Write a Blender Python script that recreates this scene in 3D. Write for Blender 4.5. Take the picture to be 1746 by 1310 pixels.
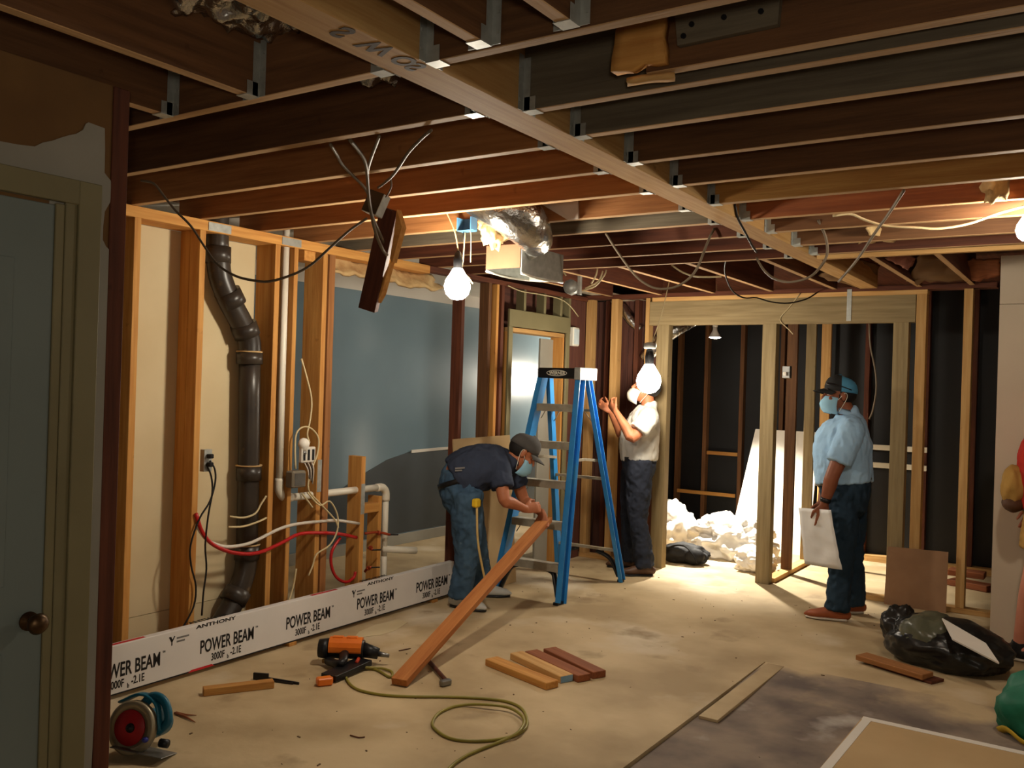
import bpy, bmesh, math, random
import numpy as np
from mathutils import Vector as V, Matrix, noise as mnoise

for o in list(bpy.data.objects):
    bpy.data.objects.remove(o, do_unlink=True)
S = bpy.context.scene
COL = S.collection
random.seed(7)

# ------------------------------------------------------------------ camera
FPX, CZ = 1537.6, 1.58                      # focal length in pixels of a 1746 px wide frame
yaw, pit, rol = [math.radians(a) for a in (33.535, 0.075, 1.7816)]
fw = V((-math.sin(yaw) * math.cos(pit), math.cos(yaw) * math.cos(pit), math.sin(pit)))
rt0 = V((math.cos(yaw), math.sin(yaw), 0)); up0 = rt0.cross(fw)
rt = rt0 * math.cos(rol) + up0 * math.sin(rol)
upv = -rt0 * math.sin(rol) + up0 * math.cos(rol)
cd = bpy.data.cameras.new('camera'); cam = bpy.data.objects.new('camera', cd); COL.objects.link(cam)
cd.sensor_fit = 'HORIZONTAL'; cd.sensor_width = 36.0; cd.lens = FPX / 1746 * 36.0
cd.clip_start = 0.05; cd.clip_end = 100
cam.matrix_world = Matrix(((rt.x, upv.x, -fw.x, 0), (rt.y, upv.y, -fw.y, 0), (rt.z, upv.z, -fw.z, CZ), (0, 0, 0, 1)))
S.camera = cam
CAM = V((0, 0, CZ))

# ------------------------------------------------------------------ world, exposure
wd = bpy.data.worlds.new('night'); S.world = wd; wd.use_nodes = True
wd.node_tree.nodes['Background'].inputs[0].default_value = (0.006, 0.006, 0.007, 1)
wd.node_tree.nodes['Background'].inputs[1].default_value = 1.0
S.view_settings.view_transform = 'Standard'; S.view_settings.look = 'None'
S.view_settings.exposure = 1.5; S.view_settings.gamma = 1.0
S.view_settings.use_curve_mapping = False
WARM = (1.0, 0.89, 0.72)
BULB_A, BULB_B, BULB_C, BULB_D, BULB_F, BULB_G = 120, 54, 330, 130, 78, 520     # radiance of the lamps

# ------------------------------------------------------------------ photo measuring: pixel + plane -> point in the room
def _ray(x, y): return fw + rt * ((x - 873) / FPX) - upv * ((y - 655) / FPX)
def _pl(x, y, ax, v):
    d = _ray(x, y); return CAM + d * ((v - CAM[ax]) / d[ax])
def GZ(x, y, z=0.0): return _pl(x, y, 2, z)
def PX(x, y, v): return _pl(x, y, 0, v)
def PY(x, y, v): return _pl(x, y, 1, v)

# ------------------------------------------------------------------ materials
def c(r, g, b):
    return tuple((v / 255 / 12.92) if v / 255 <= 0.04045 else ((v / 255 + 0.055) / 1.055) ** 2.4 for v in (r, g, b))
MATS = {}
def mat(name, rgb, rgb2=None, rough=0.7, metal=0.0, scale=8.0, stretch=(1, 1, 1), bump=0.0, bscale=None, rand=0.12,
        detail=4.0, contrast=0.5, spec=0.35, emit=None, trans=0.0, coat=0.0, blotch=None, blotch2=None, alpha=1.0, sheen=0.0):
    """procedural: two colours mixed by stretched noise, optional blotches, bump and per-object tint"""
    if name in MATS: return MATS[name]
    m = bpy.data.materials.new(name); m.use_nodes = True
    nt = m.node_tree; N, L = nt.nodes, nt.links
    b = N['Principled BSDF']
    b.inputs['Roughness'].default_value = rough; b.inputs['Metallic'].default_value = metal
    b.inputs['Specular IOR Level'].default_value = spec
    b.inputs['Transmission Weight'].default_value = trans
    b.inputs['Coat Weight'].default_value = coat
    b.inputs['Alpha'].default_value = alpha
    b.inputs['Sheen Weight'].default_value = sheen
    tc = N.new('ShaderNodeTexCoord'); mp = N.new('ShaderNodeMapping'); mp.inputs['Scale'].default_value = stretch
    oi = N.new('ShaderNodeObjectInfo')
    add = N.new('ShaderNodeVectorMath'); add.operation = 'ADD'
    sc = N.new('ShaderNodeVectorMath'); sc.operation = 'SCALE'; sc.inputs[3].default_value = 40.0
    cx = N.new('ShaderNodeCombineXYZ')
    for k in range(3): L.new(oi.outputs['Random'], cx.inputs[k])
    L.new(cx.outputs[0], sc.inputs[0]); L.new(tc.outputs['Object'], mp.inputs[0])
    L.new(mp.outputs[0], add.inputs[0]); L.new(sc.outputs[0], add.inputs[1])
    nz = N.new('ShaderNodeTexNoise'); nz.inputs['Scale'].default_value = scale; nz.inputs['Detail'].default_value = detail
    L.new(add.outputs[0], nz.inputs['Vector'])
    mr = N.new('ShaderNodeMapRange'); mr.inputs[1].default_value = 0.5 - contrast / 2; mr.inputs[2].default_value = 0.5 + contrast / 2
    L.new(nz.outputs[0], mr.inputs[0])
    mx = N.new('ShaderNodeMix'); mx.data_type = 'RGBA'
    mx.inputs[6].default_value = (*rgb, 1); mx.inputs[7].default_value = (*(rgb2 or tuple(v * 0.75 for v in rgb)), 1)
    L.new(mr.outputs[0], mx.inputs[0])
    col = mx.outputs[2]
    for bl_ in [q for q in (blotch, blotch2) if q]:   # (colour, scale, threshold)
        blotch = bl_
        n2 = N.new('ShaderNodeTexNoise'); n2.inputs['Scale'].default_value = blotch[1]; n2.inputs['Detail'].default_value = 5
        L.new(tc.outputs['Object'], n2.inputs['Vector'])
        m2 = N.new('ShaderNodeMapRange'); m2.inputs[1].default_value = blotch[2]; m2.inputs[2].default_value = blotch[2] + 0.12
        L.new(n2.outputs[0], m2.inputs[0])
        x2 = N.new('ShaderNodeMix'); x2.data_type = 'RGBA'; x2.inputs[7].default_value = (*blotch[0], 1)
        L.new(m2.outputs[0], x2.inputs[0]); L.new(col, x2.inputs[6]); col = x2.outputs[2]
    if rand:
        hs = N.new('ShaderNodeHueSaturation'); r2 = N.new('ShaderNodeMapRange')
        r2.inputs[3].default_value = 1 - rand; r2.inputs[4].default_value = 1 + rand
        L.new(oi.outputs['Random'], r2.inputs[0]); L.new(r2.outputs[0], hs.inputs['Value']); L.new(col, hs.inputs['Color'])
        col = hs.outputs[0]
    L.new(col, b.inputs['Base Color'])
    if bump:
        bn = N.new('ShaderNodeTexNoise'); bn.inputs['Scale'].default_value = bscale or scale * 3; bn.inputs['Detail'].default_value = 5
        L.new(add.outputs[0], bn.inputs['Vector'])
        bp = N.new('ShaderNodeBump'); bp.inputs['Strength'].default_value = bump; bp.inputs['Distance'].default_value = 0.01
        L.new(bn.outputs[0], bp.inputs['Height']); L.new(bp.outputs[0], b.inputs['Normal'])
    if emit:
        b.inputs['Emission Color'].default_value = (*emit[0], 1); b.inputs['Emission Strength'].default_value = emit[1]
    MATS[name] = m
    return m

def wood(name, a, b, rough=0.72, knots=True, **k):
    return mat(name, a, b, rough=rough, scale=5.0, stretch=(0.55, 9, 9), bump=0.15, detail=6, contrast=0.45, rand=0.16, spec=0.25,
               blotch=((tuple(v * 0.35 for v in b), 9.0, 0.72) if knots else None), **k)

W_JOIST = wood('old_joist_wood', c(116, 80, 50), c(86, 57, 36))
W_JOISTL = wood('lightened_joist_wood', c(172, 118, 70), c(138, 90, 50))  # bounce light on the left joists put in colour; a stud and scrap share it
W_STUD = wood('orange_stud_wood', c(204, 152, 82), c(174, 116, 56))
W_NEW = wood('new_pine', c(206, 166, 108), c(178, 132, 76))
W_TREAT = wood('treated_pine', c(150, 132, 96), c(124, 106, 74))
W_DARK = wood('dark_old_wood', c(104, 58, 38), c(70, 38, 27))
W_GREY = wood('weathered_joist', c(112, 102, 84), c(86, 76, 62))
W_RED = wood('reddish_board', c(156, 94, 58), c(124, 70, 44))
W_PLANK = wood('fresh_orange_plank', c(200, 132, 72), c(168, 100, 50))
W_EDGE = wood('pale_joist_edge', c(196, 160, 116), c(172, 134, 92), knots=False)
W_SHEATH = wood('brown_sheathing', c(100, 62, 50), c(72, 44, 38), knots=False)
CONC = mat('worn_concrete', c(200, 178, 140), c(164, 142, 106), rough=0.72, scale=1.6, bump=0.2, bscale=18, rand=0, detail=10, contrast=0.3,
           blotch=(c(208, 194, 168), 1.1, 0.56), blotch2=(c(146, 124, 92), 2.7, 0.60))
CONC2 = mat('dirty_concrete', c(144, 128, 112), c(100, 88, 82), rough=0.8, scale=3.2, bump=0.3, bscale=24, rand=0, detail=10, contrast=0.28,
            blotch=(c(178, 170, 160), 2.6, 0.62))
def dirty_field(m, near, clean):
    """the stain fades out raggedly toward the far end of the field"""
    nt = m.node_tree; N, L = nt.nodes, nt.links; b = N['Principled BSDF']; src = b.inputs['Base Color'].links[0].from_socket
    ge = N.new('ShaderNodeNewGeometry'); sx = N.new('ShaderNodeSeparateXYZ'); L.new(ge.outputs['Position'], sx.inputs[0])
    nz = N.new('ShaderNodeTexNoise'); nz.inputs['Scale'].default_value = 2.4; nz.inputs['Detail'].default_value = 6; L.new(ge.outputs['Position'], nz.inputs['Vector'])
    ad = N.new('ShaderNodeMath'); ad.operation = 'MULTIPLY_ADD'; ad.inputs[1].default_value = 1.8; L.new(nz.outputs[0], ad.inputs[0]); L.new(sx.outputs[1], ad.inputs[2])
    mr = N.new('ShaderNodeMapRange'); mr.inputs[1].default_value = near + 0.9; mr.inputs[2].default_value = near + 1.25; L.new(ad.outputs[0], mr.inputs[0])
    mx = N.new('ShaderNodeMix'); mx.data_type = 'RGBA'; mx.inputs[7].default_value = (*clean, 1); L.new(mr.outputs[0], mx.inputs[0]); L.new(src, mx.inputs[6]); L.new(mx.outputs[2], b.inputs['Base Color'])
dirty_field(CONC2, 5.0, c(190, 168, 132))
DRY = mat('bare_drywall', c(208, 192, 156), c(196, 178, 140), rough=0.85, scale=3, rand=0.03)
DRYR = mat('cream_drywall', c(204, 188, 166), c(194, 178, 156), rough=0.85, scale=2.5, rand=0.03)
DRYW = mat('white_drywall', c(222, 216, 206), c(212, 205, 194), rough=0.85, scale=2.5, rand=0.03)
DRYTAN = mat('tan_drywall_back', c(186, 158, 116), c(174, 146, 104), rough=0.85, scale=3, rand=0.05)
KRAFT = mat('torn_brown_paper', c(116, 84, 46), c(94, 66, 36), rough=0.9, scale=4, rand=0, bump=0.1)
PAINTG = mat('old_grey_paint', c(150, 146, 134), c(134, 130, 118), rough=0.6, scale=3, rand=0, bump=0.05)
CASING = mat('olive_cream_trim', c(128, 120, 88), c(114, 106, 76), rough=0.45, scale=3, rand=0.04)
DOORM = mat('grey_green_door', c(118, 128, 124), c(108, 118, 114), rough=0.45, scale=2, rand=0.02)
BLUEW = mat('blue_grey_glossy_wall', c(130, 152, 164), c(100, 120, 132), rough=0.22, scale=0.7, rand=0, contrast=0.6, spec=0.6, bump=0.03, bscale=6)
BLACKW = mat('black_felt_paper', c(24, 24, 26), c(15, 15, 17), rough=0.55, scale=2, rand=0, bump=0.15, bscale=5)
GALV = mat('galvanised_steel', c(186, 188, 182), c(156, 158, 152), rough=0.45, metal=0.45, scale=30, rand=0.05)
FOIL = mat('crinkled_foil', c(226, 226, 222), c(180, 182, 184), rough=0.22, metal=1.0, scale=14, rand=0, bump=0.9, bscale=26)
STEEL = mat('worn_steel', c(150, 150, 148), c(110, 110, 108), rough=0.4, metal=0.9, scale=12, rand=0)
ALU = mat('dusty_aluminium', c(186, 178, 160), c(150, 142, 124), rough=0.5, metal=0.5, scale=14, rand=0.04)
BLACKP = mat('black_plastic', c(26, 26, 28), c(18, 18, 20), rough=0.42, scale=8, rand=0.05)
PIPE = mat('black_drain_pipe', c(62, 54, 46), c(42, 36, 32), rough=0.35, scale=5, rand=0.05, blotch=(c(110, 88, 60), 9, 0.64))
PVC = mat('white_pvc', c(226, 222, 208), c(214, 208, 190), rough=0.35, scale=4, rand=0.03)
PEXR = mat('red_pex', c(186, 34, 34), c(166, 26, 28), rough=0.35, scale=4, rand=0)
PEXW = mat('white_pex', c(214, 208, 196), c(200, 192, 178), rough=0.35, scale=4, rand=0.03)
CABLE = mat('cream_cable', c(206, 190, 150), c(188, 170, 128), rough=0.5, scale=5, rand=0.1)
CABLEG = mat('grey_old_cable', c(122, 108, 88), c(96, 84, 68), rough=0.55, scale=5, rand=0.1)
CABLEK = mat('black_cable', c(34, 30, 28), c(24, 22, 20), rough=0.45, scale=5, rand=0.1)
COPPER = mat('red_copper_wire', c(176, 74, 40), c(140, 52, 28), rough=0.4, metal=0.3, scale=9, rand=0.1)
INSUL = mat('insulation_fluff', c(206, 178, 128), c(168, 132, 86), rough=0.95, scale=12, rand=0.1, bump=0.6)
PINK = mat('pink_insulation', c(196, 138, 120), c(160, 104, 88), rough=0.95, scale=9, rand=0.1, bump=0.6)
WRAP = mat('white_paper_wrap', c(224, 220, 216), c(212, 208, 204), rough=0.5, scale=4, rand=0, bump=0.05, bscale=14)
INK = mat('black_ink', c(24, 22, 22), rough=0.6, rand=0)
INKG = mat('grey_ink', c(120, 118, 116), rough=0.6, rand=0)
REDINK = mat('red_ink', c(206, 40, 44), rough=0.6, rand=0)
SPRAY = mat('dark_spray_paint', c(66, 50, 36), rough=0.7, rand=0)
GLASSW = mat('frosted_bulb', c(240, 236, 226), c(232, 228, 218), rough=0.25, scale=3, rand=0)
CERAM = mat('white_socket', c(214, 208, 196), c(200, 194, 182), rough=0.4, scale=5, rand=0.02)

# ------------------------------------------------------------------ building helpers
def world(o):
    m = o.matrix_basis.copy()
    return world(o.parent) @ o.matrix_parent_inverse @ m if o.parent else m
def setp(o, parent):
    if parent is not None:
        o.parent = parent; o.matrix_parent_inverse = world(parent).inverted()
    return o
def tag(o, label=None, cat=None, group=None, kind=None):
    if label: o['label'] = label
    if cat: o['category'] = cat
    if group: o['group'] = group
    if kind: o['kind'] = kind
    return o
def empty(name, loc=(0, 0, 0), label=None, cat=None, group=None, kind=None):
    o = bpy.data.objects.new(name, None); COL.objects.link(o); o.location = loc; o.empty_display_size = 0.05
    return tag(o, label, cat, group, kind)
def link(name, me, parent=None, m=None, mw=None):
    o = bpy.data.objects.new(name, me); COL.objects.link(o)
    if m and not me.materials: me.materials.append(m)
    if mw is not None: o.matrix_basis = mw
    return setp(o, parent)
BOXES = {}
def boxmesh(dx, dy, dz, m, bev=0.002):
    k = (round(dx, 4), round(dy, 4), round(dz, 4), m.name, bev)
    if k in BOXES: return BOXES[k]
    bm = bmesh.new(); bmesh.ops.create_cube(bm, size=1)
    bmesh.ops.scale(bm, vec=(dx, dy, dz), verts=bm.verts)
    if bev: bmesh.ops.bevel(bm, geom=bm.edges[:], offset=min(bev, min(dx, dy, dz) * 0.3), segments=1, affect='EDGES', profile=0.5)
    me = bpy.data.meshes.new('board'); bm.to_mesh(me); bm.free(); me.materials.append(m)
    BOXES[k] = me
    return me
def bx(name, xr, yr, zr, m, parent=None, bev=0.002):
    """axis-aligned board; its local X follows the longest side so that the grain does too"""
    d = (xr[1] - xr[0], yr[1] - yr[0], zr[1] - zr[0]); ce = V(((xr[0] + xr[1]) / 2, (yr[0] + yr[1]) / 2, (zr[0] + zr[1]) / 2))
    k = max(range(3), key=lambda i: d[i])
    if k == 0: A, dd = Matrix.Identity(3), d
    elif k == 1: A, dd = Matrix(((0, -1, 0), (1, 0, 0), (0, 0, 1))), (d[1], d[0], d[2])
    else: A, dd = Matrix(((0, 0, -1), (0, 1, 0), (1, 0, 0))), (d[2], d[1], d[0])
    return link(name, boxmesh(*dd, m, bev), parent, None, Matrix.Translation(ce) @ A.to_4x4())
def frame(x, side):
    x = V(x).normalized(); z = x.cross(V(side)).normalized(); y = z.cross(x)
    return Matrix((x, y, z)).transposed()
def board(name, a, b, w, t, m, parent=None, side=(0, 1, 0), bev=0.002):
    """board from a to b, w wide along `side`, t thick"""
    a, b = V(a), V(b); A = frame(b - a, side)
    return link(name, boxmesh((b - a).length, w, t, m, bev), parent, None, Matrix.Translation((a + b) / 2) @ A.to_4x4())
def mesh_obj(name, bm, m, parent=None, smooth=False, origin=None):
    vs = [v.co for v in bm.verts]
    if origin is None:
        origin = V([(min(v[i] for v in vs) + max(v[i] for v in vs)) / 2 for i in range(3)])
    bmesh.ops.translate(bm, verts=bm.verts, vec=-V(origin))
    bmesh.ops.recalc_face_normals(bm, faces=bm.faces)
    if smooth:
        for f in bm.faces: f.smooth = True
    me = bpy.data.meshes.new(name); bm.to_mesh(me); bm.free()
    for q in (m if isinstance(m, (list, tuple)) else [m]): me.materials.append(q)
    return link(name, me, parent, None, Matrix.Translation(origin))
def catmull(P, n):
    P = [np.array(p, float) for p in P]
    if len(P) < 3 or n < 2: return [np.array(p) for p in P]
    Q = [2 * P[0] - P[1]] + P + [2 * P[-1] - P[-2]]; out = []
    for i in range(1, len(Q) - 2):
        p0, p1, p2, p3 = Q[i - 1:i + 3]
        for k in range(n):
            t = k / n
            out.append(0.5 * (2 * p1 + (p2 - p0) * t + (2 * p0 - 5 * p1 + 4 * p2 - p3) * t * t + (3 * p1 - p0 - 3 * p2 + p3) * t ** 3))
    out.append(P[-1]); return out
def loft(bm, rings, cap=True):
    rv = [[bm.verts.new(p) for p in r] for r in rings]; n = len(rv[0])
    for a, b in zip(rv, rv[1:]):
        for i in range(n): bm.faces.new((a[i], a[(i + 1) % n], b[(i + 1) % n], b[i]))
    if cap:
        for r in (rv[0], rv[-1]): bm.faces.new(r)
    return rv
def add_tube(bm, pts, rad, seg=8, res=1, side=None, cap=True, round_end=False):
    """pts (x,y,z); rad a number, or one per point: r or (r_side, r_other). side fixes the section axes"""
    n = len(pts)
    if not isinstance(rad, (list, tuple)): rad = [rad] * n
    R = [(r, r) if not isinstance(r, (list, tuple)) else r for r in rad]
    full = catmull([list(p) + list(r) for p, r in zip(pts, R)], res)
    P = [V(q[:3]) for q in full]; rr = [(max(q[3], 1e-4), max(q[4], 1e-4)) for q in full]
    if round_end:
        d0 = (P[0] - P[1]).normalized(); d1 = (P[-1] - P[-2]).normalized(); r0, r1 = rr[0], rr[-1]
        pre = [(P[0] + d0 * min(r0) * s, (r0[0] * q, r0[1] * q)) for s, q in ((0.95, 0.3), (0.7, 0.72))]
        post = [(P[-1] + d1 * min(r1) * s, (r1[0] * q, r1[1] * q)) for s, q in ((0.7, 0.72), (0.95, 0.3))]
        P = [p for p, _ in pre] + P + [p for p, _ in post]; rr = [r for _, r in pre] + rr + [r for _, r in post]
    rings = []; up = V(side) if side is not None else None; prev = None
    for i, p in enumerate(P):
        t = (P[min(i + 1, len(P) - 1)] - P[max(i - 1, 0)])
        t = t.normalized() if t.length > 1e-9 else V((0, 0, 1))
        if up is not None: a = up - t * up.dot(t)
        else:
            if prev is None: prev = t.orthogonal()
            a = prev - t * prev.dot(t)
        if a.length < 1e-6: a = t.orthogonal()
        a.normalize(); prev = a; b = t.cross(a)
        rings.append([p + a * (rr[i][0] * math.cos(2 * math.pi * k / seg)) + b * (rr[i][1] * math.sin(2 * math.pi * k / seg)) for k in range(seg)])
    loft(bm, rings, cap)
def tube(name, pts, rad, m, parent=None, seg=8, res=5, side=None, smooth=True, round_end=False):
    bm = bmesh.new(); add_tube(bm, pts, rad, seg, res, side, True, round_end)
    return mesh_obj(name, bm, m, parent, smooth)
def cyl(name, a, b, r, m, parent=None, seg=16, smooth=True):
    rr = r if isinstance(r, (list, tuple)) else [r, r]
    bm = bmesh.new(); add_tube(bm, [a, b], list(rr), seg, 1)
    o = mesh_obj(name, bm, m, parent, False)
    if smooth:
        for p in o.data.polygons: p.use_smooth = len(p.vertices) == 4
    return o
def add_box(bm, ce, dims, A=None):
    r = bmesh.ops.create_cube(bm, size=1)
    bmesh.ops.scale(bm, vec=dims, verts=r['verts'])
    if A is not None: bmesh.ops.rotate(bm, verts=r['verts'], matrix=A, cent=(0, 0, 0))
    bmesh.ops.translate(bm, verts=r['verts'], vec=ce)
def add_ell(bm, ce, rad, A=None, u=14, v=10):
    r = bmesh.ops.create_uvsphere(bm, u_segments=u, v_segments=v, radius=1)
    bmesh.ops.scale(bm, vec=rad, verts=r['verts'])
    if A is not None: bmesh.ops.rotate(bm, verts=r['verts'], matrix=A, cent=(0, 0, 0))
    bmesh.ops.translate(bm, verts=r['verts'], vec=ce)
def prism(name, pts, n, m, parent=None):
    """polygon pts (3-D, planar) extruded by vector n"""
    bm = bmesh.new(); n = V(n)
    a = [bm.verts.new(V(p)) for p in pts]; b = [bm.verts.new(V(p) + n) for p in pts]
    bm.faces.new(a); bm.faces.new(b[::-1])
    for i in range(len(a)): bm.faces.new((a[i], b[i], b[(i + 1) % len(a)], a[(i + 1) % len(a)]))
    return mesh_obj(name, bm, m, parent)
def lathe(name, prof, base, axis, m, parent=None, seg=20):
    """prof [(r, h)] turned about axis from base"""
    a = V(axis).normalized(); s = a.orthogonal().normalized(); t = a.cross(s); base = V(base); bm = bmesh.new()
    loft(bm, [[base + a * h + (s * math.cos(2 * math.pi * k / seg) + t * math.sin(2 * math.pi * k / seg)) * max(r, 1e-4) for k in range(seg)] for r, h in prof])
    return mesh_obj(name, bm, m, parent, True)
def blob(name, ce, rad, m, parent=None, amp=0.15, freq=3.0, sub=4, seed=0, rot=None, flat=None, ridge=False):
    """crumpled lump: a sphere pushed about by noise, cut flat at height `flat`"""
    bm = bmesh.new(); bmesh.ops.create_icosphere(bm, subdivisions=sub, radius=1)
    ce = V(ce)
    for v in bm.verts:
        p = v.co.copy(); q = p * freq + V((seed * 7.3, seed * 3.1, 0))
        d = mnoise.fractal(q, 1.0, 2.0, 4)
        if ridge: d = 1.0 - 2.2 * abs(d)
        v.co = p * (1 + amp * d)
    bmesh.ops.scale(bm, vec=rad, verts=bm.verts)
    if rot: bmesh.ops.rotate(bm, verts=bm.verts, matrix=Matrix.Rotation(rot, 3, 'Z'), cent=(0, 0, 0))
    bmesh.ops.translate(bm, verts=bm.verts, vec=ce)
    if flat is not None:
        for v in bm.verts: v.co.z = max(v.co.z, flat)
    return mesh_obj(name, bm, m, parent, True)
TXT = {}
def text(name, s, pos, xd, yd, size, m, parent=None, squeeze=1.0, bold=0.0, thick=0.0006):
    """lettering as thin raised print: pos = lower left corner, xd along the line, yd up"""
    k = (s, size, squeeze, bold, m.name)
    if k not in TXT:
        cu = bpy.data.curves.new('t', 'FONT'); cu.body = s; cu.size = size; cu.offset = bold; cu.extrude = thick; cu.resolution_u = 3
        o = bpy.data.objects.new('t', cu); COL.objects.link(o)
        bpy.context.view_layer.update()
        me = bpy.data.meshes.new_from_object(o.evaluated_get(bpy.context.evaluated_depsgraph_get()))
        bpy.data.objects.remove(o); bpy.data.curves.remove(cu)
        me.transform(Matrix.Diagonal((squeeze, 1, 1, 1))); me.materials.clear(); me.materials.append(m); TXT[k] = me
    x = V(xd).normalized(); y = V(yd).normalized(); z = x.cross(y)
    M4 = Matrix((x, y, z)).transposed().to_4x4(); M4.translation = V(pos) + z * thick * 0.6
    return link(name, TXT[k], parent, None, M4)
def remeshed(name, bm, vox, m, parent=None, it=4, wrinkle=0.0, wf=(9, 9, 5), seed=0):
    """union of the overlapping closed volumes in bm as one continuous skin"""
    bmesh.ops.recalc_face_normals(bm, faces=bm.faces)
    vs = [v.co for v in bm.verts]
    org = V([(min(v[i] for v in vs) + max(v[i] for v in vs)) / 2 for i in range(3)])
    bmesh.ops.translate(bm, verts=bm.verts, vec=-org)
    me = bpy.data.meshes.new('tmp'); bm.to_mesh(me); bm.free()
    o = bpy.data.objects.new('tmp', me); COL.objects.link(o)
    r = o.modifiers.new('r', 'REMESH'); r.mode = 'VOXEL'; r.voxel_size = vox
    if it:
        s = o.modifiers.new('s', 'SMOOTH'); s.factor = 0.5; s.iterations = it
    bpy.context.view_layer.update()
    out = bpy.data.meshes.new_from_object(o.evaluated_get(bpy.context.evaluated_depsgraph_get()))
    bpy.data.objects.remove(o); bpy.data.meshes.remove(me)
    if wrinkle:
        n = len(out.vertices); co = np.empty(n * 3); out.vertices.foreach_get('co', co); co = co.reshape(-1, 3)
        no = np.empty(n * 3); out.vertices.foreach_get('normal', no); no = no.reshape(-1, 3)
        d = np.array([mnoise.fractal((p[0] * wf[0] + seed, p[1] * wf[1], p[2] * wf[2]), 1.0, 2.0, 3) for p in co])
        d = 0.5 - np.abs(d)
        co += no * (d * wrinkle)[:, None]; out.vertices.foreach_set('co', co.ravel())
    out.materials.clear(); out.materials.append(m); out.name = name
    for p in out.polygons: p.use_smooth = True
    return link(name, out, parent, None, Matrix.Translation(org))

# ================================================================== THE SETTING
def patch(name, cs, nx, ny, amp, m, parent=None, th=0.004, freq=6, seed=0, ragged=0.0):
    """crinkled sheet between four corners, with thickness"""
    A, B, C_, D = [V(p) for p in cs]; bm = bmesh.new(); n0 = (B - A).cross(D - A).normalized(); g = {}
    for s in (0, 1):
        for i in range(nx + 1):
            for j in range(ny + 1):
                u, v = i / nx, j / ny
                if ragged:
                    if j in (0, ny): v += ragged * mnoise.noise((i * 0.9 + seed, seed, j)) * (1 if j else -1)
                    if i in (0, nx): u += ragged * mnoise.noise((j * 0.9, seed + 5, i)) * (1 if i else -1)
                p = A * (1 - u) * (1 - v) + B * u * (1 - v) + C_ * u * v + D * (1 - u) * v
                d = mnoise.fractal((p.x * freq + seed, p.y * freq, p.z * freq), 1.0, 2.0, 3)
                g[s, i, j] = bm.verts.new(p + n0 * (amp * d + th * s))
    for s in (0, 1):
        for i in range(nx):
            for j in range(ny): bm.faces.new((g[s, i, j], g[s, i + 1, j], g[s, i + 1, j + 1], g[s, i, j + 1]))
    for i in range(nx):
        for j in (0, ny): bm.faces.new((g[0, i, j], g[0, i + 1, j], g[1, i + 1, j], g[1, i, j]))
    for j in range(ny):
        for i in (0, nx): bm.faces.new((g[0, i, j], g[0, i, j + 1], g[1, i, j + 1], g[1, i, j]))
    return mesh_obj(name, bm, m, parent, amp > 0)

# ---- floor: worn slab, a sunken dirtier field to the right, a loose strip along the joint
bm = bmesh.new()
add_box(bm, (-3.725, 4.7, -0.06), (4.15, 14.2, 0.12)); add_box(bm, (0.475, 7.735, -0.06), (4.25, 4.93, 0.12))
k0 = len(bm.faces)
prof = [(-2.4, -0.015), (4.5, -0.015), (5.27, 0.0), (5.27, -0.12), (-2.4, -0.12)]
va, vb = [[bm.verts.new((x, y, z)) for y, z in prof] for x in (-1.644, 2.6)]
bm.faces.new(va); bm.faces.new(vb[::-1])
for i in range(5): bm.faces.new((va[i], vb[i], vb[(i + 1) % 5], va[(i + 1) % 5]))
bm.faces.ensure_lookup_table()
for f in list(bm.faces)[k0:]: f.material_index = 1
floor = tag(mesh_obj('floor', bm, [CONC, CONC2]), kind='structure')
bx('floor_strip', (-1.628, -1.53), (4.19, 5.255), (-0.015, 0.001), CONC, floor)

# ---- ceiling: subfloor, the long flush beam, joists on hangers
ceiling = tag(bx('ceiling', (-6.0, 2.6), (-2.4, 10.2), (2.657, 2.70), W_DARK), kind='structure')
ZB, JD = 2.42, 0.235
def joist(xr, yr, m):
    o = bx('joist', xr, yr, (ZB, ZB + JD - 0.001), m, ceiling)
    if len(o.data.materials) < 2:                      # underside faces take the paler edge wood
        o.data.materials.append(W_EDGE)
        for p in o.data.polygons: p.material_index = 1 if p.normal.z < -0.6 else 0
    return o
beam = bx('beam', (-1.65, -1.52), (-2.3, 7.38), (ZB, ZB + JD), W_NEW, ceiling)
HANG = None
def hanger(x, y, sgn, parent, along='x'):
    global HANG
    if HANG is None:
        b_ = bmesh.new()
        add_box(b_, (0.024, 0, -0.0012), (0.048, 0.046, 0.002))
        for s in (-1, 1):
            add_box(b_, (0.013, s * 0.0225, 0.08), (0.026, 0.0016, 0.16)); add_box(b_, (0.026, s * 0.0225, 0.02), (0.04, 0.0016, 0.04)); add_box(b_, (0.0012, s * 0.036, 0.085), (0.0016, 0.026, 0.17))
            for z in (0.03, 0.08, 0.13): add_box(b_, (0.003, s * 0.042, z), (0.004, 0.008, 0.008))
        HANG = bpy.data.meshes.new('joist_hanger'); b_.to_mesh(HANG); b_.free(); HANG.materials.append(GALV)
    a = {('x', 1): 0, ('x', -1): math.pi, ('y', -1): -math.pi / 2, ('y', 1): math.pi / 2}[(along, sgn)]
    return link('joist_hanger', HANG, parent, None, Matrix.Translation((x, y, ZB)) @ Matrix.Rotation(a, 4, 'Z'))
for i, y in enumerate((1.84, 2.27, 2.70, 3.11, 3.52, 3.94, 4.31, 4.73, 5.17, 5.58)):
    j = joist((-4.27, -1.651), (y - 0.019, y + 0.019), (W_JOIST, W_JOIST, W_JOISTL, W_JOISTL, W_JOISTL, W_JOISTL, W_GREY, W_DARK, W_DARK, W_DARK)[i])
    hanger(-1.651, y, -1, j)
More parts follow.
